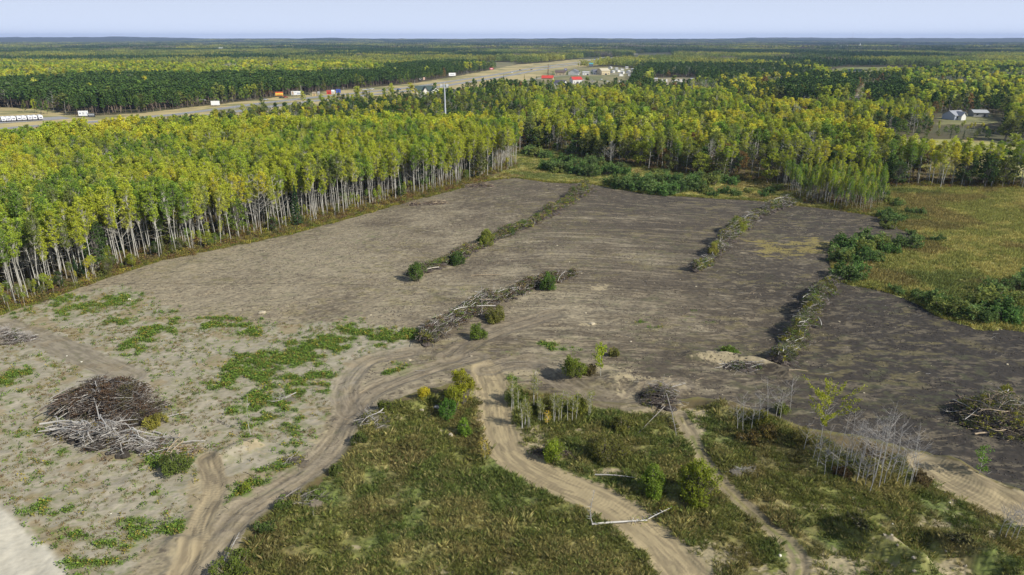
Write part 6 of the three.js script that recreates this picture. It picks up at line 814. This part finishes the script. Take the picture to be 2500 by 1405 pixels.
{ const s = new THREE.Shape(); [[-2.2, .35], [2.15, .35], [2.25, .75], [1.2, .95], [-2.2, 1.0]].forEach((q, i) => (i ? s.lineTo(q[0], q[1]) : s.moveTo(q[0], q[1]))); const low = new THREE.ExtrudeGeometry(s, { depth: 1.7, bevelEnabled: true, bevelSize: 0.06, bevelThickness: 0.06, bevelSegments: 1 }); low.translate(0, 0, -0.85);
  const c = new THREE.Shape(); [[-1.9, .98], [.9, .98], [.2, 1.5], [-1.5, 1.5]].forEach((q, i) => (i ? c.lineTo(q[0], q[1]) : c.moveTo(q[0], q[1]))); const cab = new THREE.ExtrudeGeometry(c, { depth: 1.45, bevelEnabled: true, bevelSize: 0.04, bevelThickness: 0.04, bevelSegments: 1 }); cab.translate(0, 0, -0.725);
  const COL = { white: [0.8, 0.8, 0.8], black: [0.03, 0.03, 0.035], blue: [0.06, 0.12, 0.32], silver: [0.45, 0.46, 0.48], red: [0.4, 0.04, 0.03] }, M = Object.fromEntries(Object.entries(COL).map(([k, v]) => [k, mat(v[0], v[1], v[2], 0.3, { metalness: 0.1 })]));
  for (const [px, py, k, where, yaw] of [[629, 234, 'blue', 'parked under the pines', 0.3], [649, 245, 'silver', 'on the highway below the orange billboard', 0.5], [687, 240, 'black', 'by the picture billboard', 0.5], [697, 239, 'red', 'by the picture billboard', 0.5], [751, 232, 'black', 'beside the tan display shed', 0.3], [870, 222, 'white', 'parked past the blue display shed', 0.3], [890, 221, 'white', 'in the parked row below the pines', 0.3], [898, 220, 'silver', 'in the parked row below the pines', 0.3], [908, 219, 'white', 'at the end of the parked row below the pines', 0.3], [937, 220.5, 'black', 'on the far lanes of the highway', 0.45], [974, 220, 'blue', 'on the near lanes of the highway', 0.45], [1024, 213, 'black', 'on the highway above the lodge roof', 0.5], [1056, 208, 'silver', 'on the highway beyond the lodge', 0.5], [1249, 178.5, 'white', 'on the highway near the town', 0.6], [1270, 172, 'black', 'on the far lanes near the town', 0.6], [1298, 171.5, 'black', 'on the near lanes near the town', 0.6], [1343, 164, 'silver', 'on the highway past the rusty snag', 0.6], [1423, 197, 'white', 'parked beside the red-roofed white building', 0], [1468, 195, 'white', 'parked on the town lot', 1], [1503, 195, 'silver', 'parked at the end of the town lot', 0.3], [1513, 200, 'white', 'parked by the dark pines of the town lot', 0.6], [1448, 200, 'silver', 'parked in the middle of the town lot', 0.2], [1436, 196, 'black', 'parked in the middle of the town lot', 0.1], [1484, 200, 'white', 'parked at the front of the town lot', 0.5], [2459, 291, 'white', 'parked under trees beside the low grey-roofed house', 0.2]]) {
    const p = P(px, py), t = thing('car', k + ' car ' + where, 'car'); t.position.set(p[0], 0.14, p[1]); t.rotation.y = yaw; part(t, 'body', low, M[k]); const g = part(t, 'cabin', cab, glass); part(g, 'roof', boxGeo(1.7, 0.05, 1.45), M[k]).position.set(-0.65, 1.55, 0); for (const x of [-1.4, 1.4]) for (const z of [-0.82, 0.82]) part(t, 'wheel', wheelGeo, tyre).position.set(x, 0.34, z); } }
// ------------------------------------------------------------------ billboards, tower, snag
function billboard(label, px, py, wpx, hpx, lift, c, yaw, marks, posts = 3) {   // py: foot of the posts
  const p = P(px, py), s = p[2], w = wpx * s, h = hpx * s, t = thing('billboard', label, 'billboard'), y = lift * s + h / 2; t.position.set(p[0], 0, p[1]); t.rotation.y = yaw;
  part(t, 'panel', boxGeo(w, h, 0.35), mat(c[0], c[1], c[2], 0.6)).position.y = y; for (const [a, b, e, f, k] of marks) { const q = part(t, 'print', k[3] ? new THREE.CylinderGeometry(e * w / 2, e * w / 2, 0.02, 14) : boxGeo(e * w, f * h, 0.02), mat(k[0], k[1], k[2], 0.6)); if (k[3]) q.rotation.x = Math.PI / 2; q.position.set(a * w, y + b * h, 0.19); }
  for (let k = 0; k < posts; k++) part(t, 'post', boxGeo(0.35, y + h * 0.3, 0.3), mat(0.16, 0.13, 0.1)).position.set(w * (posts > 1 ? (k / (posts - 1) - 0.5) * 0.8 : 0), (y + h * 0.3) / 2 - 0.2, -0.35); part(t, 'catwalk', boxGeo(w, 0.12, 0.8), dark).position.set(0, y - h / 2 - 0.1, 0.3);
}
const WH = [0.82, 0.82, 0.82], NV = [0.10, 0.14, 0.24], BK = [0.03, 0.03, 0.035];
billboard('white billboard with a round crest at each side, beside a black one', 204, 285, 22, 12, 2, WH, 0.2, [[-0.32, 0, 0.16, 0, [0.18, 0.22, 0.32, 1]], [0.34, 0.05, 0.13, 0, [0.40, 0.45, 0.60, 1]], [0, 0.15, 0.2, 0.08, [0.3, 0.3, 0.35]], [0, 0, 0.2, 0.08, [0.35, 0.35, 0.4]], [0, -0.15, 0.2, 0.08, [0.3, 0.3, 0.35]]]);
billboard('low black billboard with two white lines of lettering', 223, 286, 16, 8, 1, BK, 0.2, [[0, 0.22, 0.85, 0.22, [0.6, 0.62, 0.65]], [0, -0.22, 0.8, 0.16, [0.35, 0.38, 0.42]]]);
billboard('blank white billboard standing alone in the verge', 526, 260, 20, 10, 3, WH, 0.2, []); billboard('orange and yellow striped billboard under the pines', 682, 237, 18, 9, 3, [0.75, 0.32, 0.03], 0.2, [[0, 0, 1, 0.3, [0.85, 0.62, 0.12]], [0, 0.36, 1, 0.22, [0.70, 0.10, 0.04]], [0, -0.33, 0.7, 0.16, [0.25, 0.10, 0.04]]]);
billboard('white billboard with grey and tan pictures next to the orange one', 724, 236, 24, 9, 4, WH, 0.2, [[-0.36, 0, 0.18, 0.85, [0.45, 0.34, 0.24]], [0.2, -0.1, 0.3, 0.4, [0.40, 0.44, 0.50]], [-0.1, 0.15, 0.2, 0.3, [0.6, 0.62, 0.68]]]);
billboard('dark billboard with white and orange print in the tan verge', 1030, 199, 18, 8, 2.5, BK, 0.35, [[-0.2, 0, 0.35, 0.45, [0.75, 0.72, 0.68]], [0.3, 0, 0.25, 0.8, [0.55, 0.38, 0.28]]]); billboard('white billboard with one grey line near the far pines', 1104, 189, 17, 7, 3.5, WH, 0.35, [[0, 0, 0.6, 0.25, [0.4, 0.4, 0.48]]]);
billboard('red sign on the far verge of the highway', 1200, 172, 9, 4, 2, [0.55, 0.05, 0.10], 0.3, [[0, 0, 0.6, 0.3, [0.8, 0.75, 0.75]]], 2); billboard('tall dark billboard with a teal top above the town', 1443, 166, 12, 8, 4, [0.06, 0.08, 0.12], 0.4, [[0, 0.3, 0.95, 0.3, [0.08, 0.38, 0.42]]], 1); billboard('small navy sign by the brown-roofed building', 1381, 175, 7, 5, 2.5, [0.03, 0.04, 0.16], 0.3, [[0, 0.1, 0.7, 0.2, [0.6, 0.62, 0.7]]], 1);
billboard('little pale sign in the verge below the pines', 497, 247, 14, 4, 2, [0.5, 0.52, 0.56], 0.2, []);
{ const p = P(1088, 308), t = thing('cell_tower', 'grey monopole cell tower with panel antennas above the yellow woods', 'cell tower'), m = mat(0.48, 0.50, 0.53, 0.5), w = mat(0.7, 0.71, 0.72, 0.5), L = topAt(p[1], 205); t.position.set(p[0], 0, p[1]); part(t, 'pole', new THREE.CylinderGeometry(0.38, 0.75, L, 12), m).position.y = L / 2;
  for (let s = 0; s < 3; s++) { const a = s * 2.094 + 0.4, arm = part(t, 'antenna_arm', boxGeo(3.6, 0.18, 0.18), m); arm.position.set(Math.cos(a) * 1.8, L - 1.4, -Math.sin(a) * 1.8); arm.rotation.y = a + Math.PI / 2; const st = part(t, 'standoff', boxGeo(1.9, 0.16, 0.16), m); st.position.set(Math.cos(a) * 0.95, L - 1.4, -Math.sin(a) * 0.95); st.rotation.y = a; for (let k = 0; k < 4; k++) { const o = (k - 1.5) * 1.05, q = part(t, 'panel_antenna', boxGeo(0.32, 2.3, 0.18), w); q.position.set(Math.cos(a) * 2 + Math.cos(a + 1.57) * o, L - 1.2, -Math.sin(a) * 2 - Math.sin(a + 1.57) * o); q.rotation.y = a + Math.PI / 2; } }
  part(t, 'lightning_rod', new THREE.CylinderGeometry(0.05, 0.08, 2, 5), m).position.y = L + 1; part(t, 'cabinet', boxGeo(3, 2.5, 2.4), w).position.set(3, 1.2, 0); }
{ const p = P(1338, 186), t = thing('rusty_snag', 'rust-brown dead conifer standing alone by the highway', 'dead tree'), s = makeSpruce(444, 1); part(t, 'trunk', s[0], wood); part(t, 'crown', s[1], leafMat(0.20, 0.10, 0.06, 0.1)); t.position.set(p[0], 0, p[1]); t.scale.set(0.75, 1.35, 0.75); }
// lamp and utility poles of the verge
for (const [px, py, h] of [[1013, 216, 9], [737, 240, 12], [1190, 196, 9], [1306, 178, 9], [1375, 170, 9], [1500, 178, 9], [840, 232, 8]]) { const p = P(px, py), t = thing('utility_pole', 'slim pole with a short cross arm beside the highway', 'pole', 'poles along the highway'); t.position.set(p[0], 0, p[1]); part(t, 'pole', new THREE.CylinderGeometry(0.14, 0.2, h, 6), mat(0.40, 0.38, 0.36)).position.y = h / 2; part(t, 'cross_arm', boxGeo(2, 0.14, 0.14), mat(0.35, 0.32, 0.28)).position.y = h - 0.6; }
renderer.render(scene, camera);
